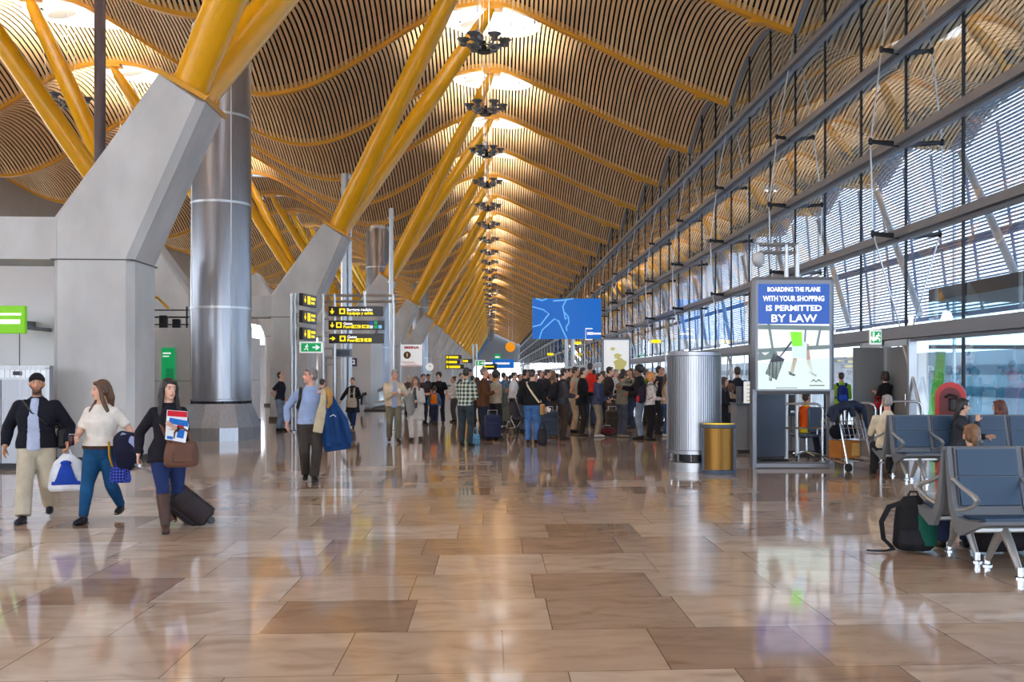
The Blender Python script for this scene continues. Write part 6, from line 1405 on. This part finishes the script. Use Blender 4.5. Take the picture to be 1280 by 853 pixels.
# ================================================================== SEATING
def bench_protos():
    sw = .62
    prof = [(-.27, .435), (-.25, .46), (-.10, .452), (.06, .43), (.145, .445), (.19, .53), (.23, .70), (.285, 1.02), (.31, 1.03), (.325, 1.01), (.27, .69), (.235, .50), (.18, .41), (.05, .385), (-.24, .415)]
    shell = MB(); shell.prism(prof, .03, sw - .03, 'yz')
    pad1 = MB(); pad1.prism([(-.245, .462), (-.10, .455), (.06, .433), (.135, .447), (.135, .462), (.05, .452), (-.10, .474), (-.24, .48)], .045, sw - .045, 'yz')
    pad2 = MB(); pad2.prism([(.185, .53), (.222, .70), (.236, .775), (.218, .78), (.20, .70), (.165, .54)], .045, sw - .045, 'yz'); 
    pad3 = MB(); pad3.prism([(.238, .785), (.278, 1.01), (.262, 1.015), (.22, .79)], .045, sw - .045, 'yz')
    cheek = MB(); cheek.prism([(-.30, .46), (-.29, .43), (-.05, .34), (.05, .30), (.15, .31), (.27, .50), (.31, .72), (.34, 1.0), (.31, 1.03), (.26, .80), (.19, .55), (.13, .45), (-.08, .44)], -.022, .022, 'yz')
    arm = MB(); arm.tube([(0, .24, .76), (0, .05, .70), (0, -.13, .655), (0, -.19, .62), (0, -.16, .585), (0, -.02, .53), (0, .17, .50)], [(.022, .016), (.024, .018), (.028, .02), (.026, .02), (.022, .016), (.018, .014), (.016, .012)], 10, hint=(1, 0, 0))
    leg = MB(); leg.tube([(0, 0, .36), (0, -.12, .24), (0, -.26, .06)], [(.045, .05), (.035, .04), (.025, .026)], 10); leg.tube([(0, 0, .36), (0, .12, .24), (0, .26, .06)], [(.045, .05), (.035, .04), (.025, .026)], 10)
    foot = MB(); foot.lathe([(.045, 0), (.045, .012), (.026, .018), (.026, .09)], (0, 0, 0), 14)
    return [m.mesh(nm, mt, True) for m, nm, mt in ((shell, 'seat_shell', M['seatshell']), (pad1, 'seat_pad', M['seat']), (pad2, 'back_pad', M['seat']), (pad3, 'back_pad', M['seat']), (cheek, 'side_cheek', M['seatshell']), (arm, 'armrest', M['armgrey']), (leg, 'leg', M['armgrey']), (foot, 'foot', M['chrome']))]
BP = bench_protos()
def bench(x, y, rz, n, label, arms=(0,), legs_at=None):
    # origin: left end (seen from its front) at the leg line
    r = empty('beam_seating', (x, y, 0), rz, label, 'bench', 'grey blue airport beam seats'); sw = .62
    def put(k, X, parent=r):
        o = bpy.data.objects.new(BP[k].name.split('.')[0], BP[k]); link(o, parent); o.location = (X, 0, 0); return o
    for i in range(n):
        s_ = put(0, i * sw)
        for k in (1, 2, 3): link(bpy.data.objects.new(BP[k].name.split('.')[0], BP[k]), s_)
    for i in range(n + 1):
        put(4, i * sw)
        if i in arms: put(5, i * sw)
    for X in legs_at or (.32, n * sw - .32):
        l_ = put(6, X)
        for yy in (-.27, .27): f_ = bpy.data.objects.new('foot', BP[7]); link(f_, l_); f_.location = (0, yy, 0)
    b = MB(); b.rbox((n * sw / 2, 0, .36), (n * sw - .1, .09, .05), .02); b.build('beam', M['armgrey'], r)
    return r
# nearest pair back to back; second pair behind
pb = W(1185, 500, 8.28); XB = 3.97; YB = 8.28 * 1.0 - .24 + .0
def yz(x, zc_): return (zc_ - x * SN) / CS
YB = yz(4.3, 8.26); YA = yz(4.3, 8.97)
bench(XB, YB, 0, 3, 'nearest grey blue bench facing this way at the right edge', arms=(0, 1, 2, 3))
bench(XB + 1.86, YA, PI, 3, 'grey blue bench back to back with the nearest one, green rucksack at its end', arms=(3, 0))
X2 = 6.27; YB2 = yz(6.6, 15.2); YA2 = yz(6.6, 15.92)
bench(X2, YB2, 0, 5, 'second bench facing this way, behind the person with the ponytail', arms=(0, 1, 2, 4), legs_at=(.32, 1.55, 2.78))
bench(X2 + 3.1, YA2, PI, 5, 'bench facing the gates where the person with white hair sits', arms=(5, 0), legs_at=(.32, 1.55, 2.78))
# seated people
def sitter(x, y, heading, h, *a, **kw): return person(V((x, y, .0)), heading, h, *a, sit=True, leg='sit', **kw)
sitter(XB + .42, YA + .02, 176, 1.60, 'f', 'fair', ('ponytail', (128, 92, 62)), ('sweater', (44, 42, 50)), ('jeans', (50, 60, 90)), L='lap', R='lap', label='seated person with light brown ponytail seen from behind on the near bench', head=(-12, 4), vox=.009)
q = sitter(XB + 1.12, YA + .02, 180, 1.70, 'f', 'fair', ('long', (92, 54, 36)), ('sweater', (96, 70, 80)), ('trousers', (40, 40, 46)), L='lap', R=(-.05, .3, .92), label='seated person with auburn hair at the right edge stretching an arm along the bench', vox=.010) if False else None
q = person(V((XB + 1.13, YA + .02, 0)), 180, 1.70, 'f', 'fair', ('long', (92, 54, 36)), ('tee', (96, 70, 80)), ('trousers', (40, 40, 46)), L='lap', R='lap', leg='sit', sit=True, label='seated person with long auburn hair cut by the right edge of the photo', vox=.010)
sitter(X2 + 1.02, YB2 + .03, 62, 1.72, 'f', 'fair', ('tied', (28, 24, 26)), ('jacket', (52, 54, 60)), ('jeans', (40, 46, 66)), L='lap', R='chin', label='seated person with black hair and dark leather jacket in profile', head=(28, 4), vox=.009)
sitter(X2 + .16, YA2 + .10, 168, 1.78, 'm', 'pink', ('white', (150, 146, 144)), ('shirt', (226, 212, 184)), ('trousers', (44, 42, 46)), L='lap', R='lap', label='seated person with grey white hair and cream shirt seen from behind', vox=.009)
sitter(X2 + 2.0, YA2 + .02, 180, 1.66, 'f', 'fair', ('long', (104, 56, 40)), ('sweater', (170, 170, 176)), ('trousers', (50, 50, 56)), L='lap', R='lap', label='seated person with red brown hair on the far bench near the red kiosk', head=(40, 0), vox=.011)
# rucksack on the floor
p = G(1142, 690); rk = empty('backpack', (p.x, p.y, 0), -.35, 'black and green rucksack standing on the floor beside the near bench', 'backpack'); b = MB()
b.tube([(0, 0, .02), (0, 0, .06), (.0, 0, .25), (-.01, .02, .42), (-.02, .03, .52)], [(.15, .10), (.19, .14), (.18, .14), (.15, .11), (.07, .05)], 16, hint=(1, 0, 0)); remeshed(b, 'pack_body', fabric((30, 30, 34)), rk, .011, 3)
b = MB(); b.tube([(.09, -.04, .08), (.10, -.04, .25), (.08, -.03, .38)], [(.11, .12), (.11, .12), (.08, .09)], 14, hint=(1, 0, 0)); remeshed(b, 'green_panel', fabric((18, 84, 70)), rk, .011, 2)
b = MB(); b.tube([(-.02, -.1, .05), (-.02, -.13, .1), (-.02, -.11, .22)], [(.11, .04), (.13, .06), (.11, .04)], 12, hint=(1, 0, 0)); remeshed(b, 'front_pocket', fabric((36, 36, 42)), rk, .011, 2)
strap_part(rk, 'shoulder_strap', [(-.10, -.02, .46), (-.22, -.06, .42), (-.29, -.08, .28), (-.27, -.08, .12), (-.19, -.06, .04)], [(.03, .01)] * 5, fabric((30, 30, 34)))
strap_part(rk, 'loose_strap', [(-.17, -.06, .03), (-.26, -.12, .015), (-.36, -.14, .015), (-.42, -.12, .015)], [(.016, .008)] * 4, M['black'])
strap_part(rk, 'grab_loop', [(-.05, .03, .51), (-.03, .02, .56), (.03, .02, .56), (.05, .03, .51)], .012, M['black'])
pbn = empty('paper_bag', (p.x + .30, p.y + .30, 0), .2, 'crumpled white plastic bag lying behind the green rucksack', 'bag') if False else None
# bags under the near bench
b = MB(); o = empty('holdall', (XB + .75, YA + .15, 0), .1, 'dark holdall lying under the near bench', 'holdall'); b.tube([(-.25, 0, .14), (-.2, 0, .14), (.2, 0, .14), (.25, 0, .14)], [(.07, .07), (.13, .14), (.13, .14), (.07, .07)], 14, hint=(0, 0, 1)); remeshed(b, 'bag_body', fabric((40, 34, 38)), o, .012, 2); b = MB(); b.tube([(-.1, 0, .25), (-.06, 0, .3), (.06, 0, .3), (.1, 0, .25)], .011, 6); b.build('handle', M['black'], o)
# ================================================================== GATE DOOR, VESTIBULE, KIOSK
def fac(px): # point on the glass wall seen at px
    zc_ = XW / CS * F / (px - VPX); return yz(XW, zc_)
ya, yb_ = fac(1146), fac(1086)
dr = empty('door_1', (XW - .1, ya, 0), 0, kind='structure'); w_ = yb_ - ya
b = MB()
for y in (0, w_ * .5, w_): b.box((-.12, y - .06, 0), (.08, y + .06, 2.55))
b.box((-.12, 0, 2.4), (.08, w_, 2.55)); b.build('door_frame', M['alu'], dr, smooth=False)
b = MB(); b.box((-.04, .06, .03), (0, w_ * .5 - .06, 2.38)); b.build('door_leaf', M['greypanel'], dr, smooth=False)
b = MB(); b.box((-.9, w_ * .5 + .02, .03), (-.06, w_ * .5 + .06, 2.38)); b.build('door_leaf', M['greypanel'], dr, smooth=False)
b = MB(); b.tube([(-.1, .2, .9), (-.1, .2, 1.2)], .02, 8); b.build('handle', M['chrome'], dr)
exitsign(1087, 1101.5, 412.5, 431, 20.9, 'green exit sign with down arrow above the gate door', -PI / 2, -1)
# glass boarding vestibule outside
y0, y1 = yz(12, 17.5), ya - .1
vst = empty('boarding_vestibule', (XW + .25, y0, 0), 0, 'blue tinted glass boarding vestibule outside the wall at the right', 'vestibule'); Ly = y1 - y0; Dx = 3.2
b = MB(); b.box((0, 0, 3.45), (Dx, Ly, 3.75)); b.build('roof_slab', M['dark'], vst, smooth=False)
b = MB(); b.box((0, 0, -.12), (Dx, Ly, 0)); b.build('deck', M['greypanel'], vst, smooth=False)
b = MB(); b.box((Dx - .03, 0, 0), (Dx, Ly, 3.45)); b.box((0, Ly - .03, 0), (Dx, Ly, 3.45)); b.build('glazing', M['teal'], vst, smooth=False)
b = MB()
for y in (0, Ly * .33, Ly * .66, Ly - .06): b.box((Dx - .1, y, 0), (Dx + .02, y + .08, 3.45))
b.box((0, Ly - .1, 2.3), (Dx, Ly, 2.4)); b.build('frame', M['bluegrey'], vst, smooth=False)
b = MB(); b.box((Dx + .4, -2, -4), (Dx + .7, Ly + 1.2, 2.5)); b.build('white_cladding', M['white'], vst, smooth=False)
b = MB(); b.box((Dx + .36, -2, 1.50), (Dx + .4, Ly * .42, 2.0)); b.build('red_band', mat('crimson_band', C(176, 30, 62), .4), vst, smooth=False)
b = MB(); b.box((1.7, Ly * .45, 0), (2.1, Ly * .62, 2.25)); b.build('service_cabinet', M['white'], vst, smooth=False)
b = MB(); b.box((1.68, Ly * .5, 1.85), (1.7, Ly * .57, 2.1)); b.build('red_notice', M['red'], vst, smooth=False)
kp = W(1181, 500, 21.9)
kk = empty('red_kiosk', (XW - .75, yz(XW - .75, 20.6), 0), -.5, 'red round topped booth behind the person with black hair', 'booth')
prof_ = [(-.30, .1), (-.30, 1.22)] + [(.30 * -math.cos(PI * i / 12), 1.22 + .30 * math.sin(PI * i / 12)) for i in range(1, 12)] + [(.30, 1.22), (.30, .1)]
b = MB(); b.prism(prof_, -.12, .16); b.build('shell', M['red'], kk, smooth=False)
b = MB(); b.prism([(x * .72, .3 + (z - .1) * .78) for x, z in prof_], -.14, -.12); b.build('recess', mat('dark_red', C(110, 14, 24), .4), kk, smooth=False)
b = MB(); b.rbox((.05, -.18, 1.05), (.16, .10, .26), .03); b.tube([(-.1, -.18, 1.2), (.0, -.2, 1.26), (.14, -.18, 1.2)], .03, 8); b.build('handset', M['black'], kk)
b = MB(); b.rbox((0, .02, .05), (.5, .34, .1), .02); b.build('base', M['dark'], kk)
# poster panel and lettered hoarding outside the gate
hz = empty('hoarding', (XW + 2.6, fac(1086) + 1.2, 0), 0, 'white hoarding with a large letter and a green leaning stripe outside the gate', 'hoarding'); b = MB(); b.box((0, 0, -4.2), (.15, 11, 2.35)); b.build('board', M['white'], hz, smooth=False)
b = MB(); add_text(b, 'H', .9, (-.01, 2.6, 1.35), (0, -1, 0), (0, 0, 1), .005); b.build('lettering', M['bluegrey'], hz, smooth=False)
b = MB(); b.prism([(.0, .2), (.9, .2), (.2, 2.3), (-.3, 2.3)], -.03, -.005, 'yz'); b.build('green_stripe', M['limegreen'], hz, smooth=False)
# far end of the hall: signs seen small over the crowd
for k, (px, py, zz, w__, h__, mk, lab) in enumerate(((629, 455, 118, 2.6, 1.1, 'screenblue', 'small sky blue sign board far down the hall above the crowd'), (622, 447, 130, .9, .9, 'signgreen', 'small green sign board far down the hall above the crowd'), (612, 459, 105, 1.6, .7, 'signblack', 'small black sign board far down the hall above the crowd'))):
    p = W(px, py, zz); r = empty('far_sign', p, -TH, lab, 'sign', 'small signs far down the hall'); b = MB(); b.rbox((0, 0, 0), (w__, .15, h__), .03); b.build('sign_face', M[mk], r); b = MB(); b.tube([(w__ * .4, .1, 0), (w__ * .4, .1, -p.z)], .06, 6); b.build('post', M['alu'], r)
    b = MB(); b.box((-w__ * .35, -.09, -.06 * h__), (w__ * .3, -.08, .14 * h__)); b.build('lettering', M['signyellow' if mk == 'signblack' else 'signwhite'], r, smooth=False)
finish_people()
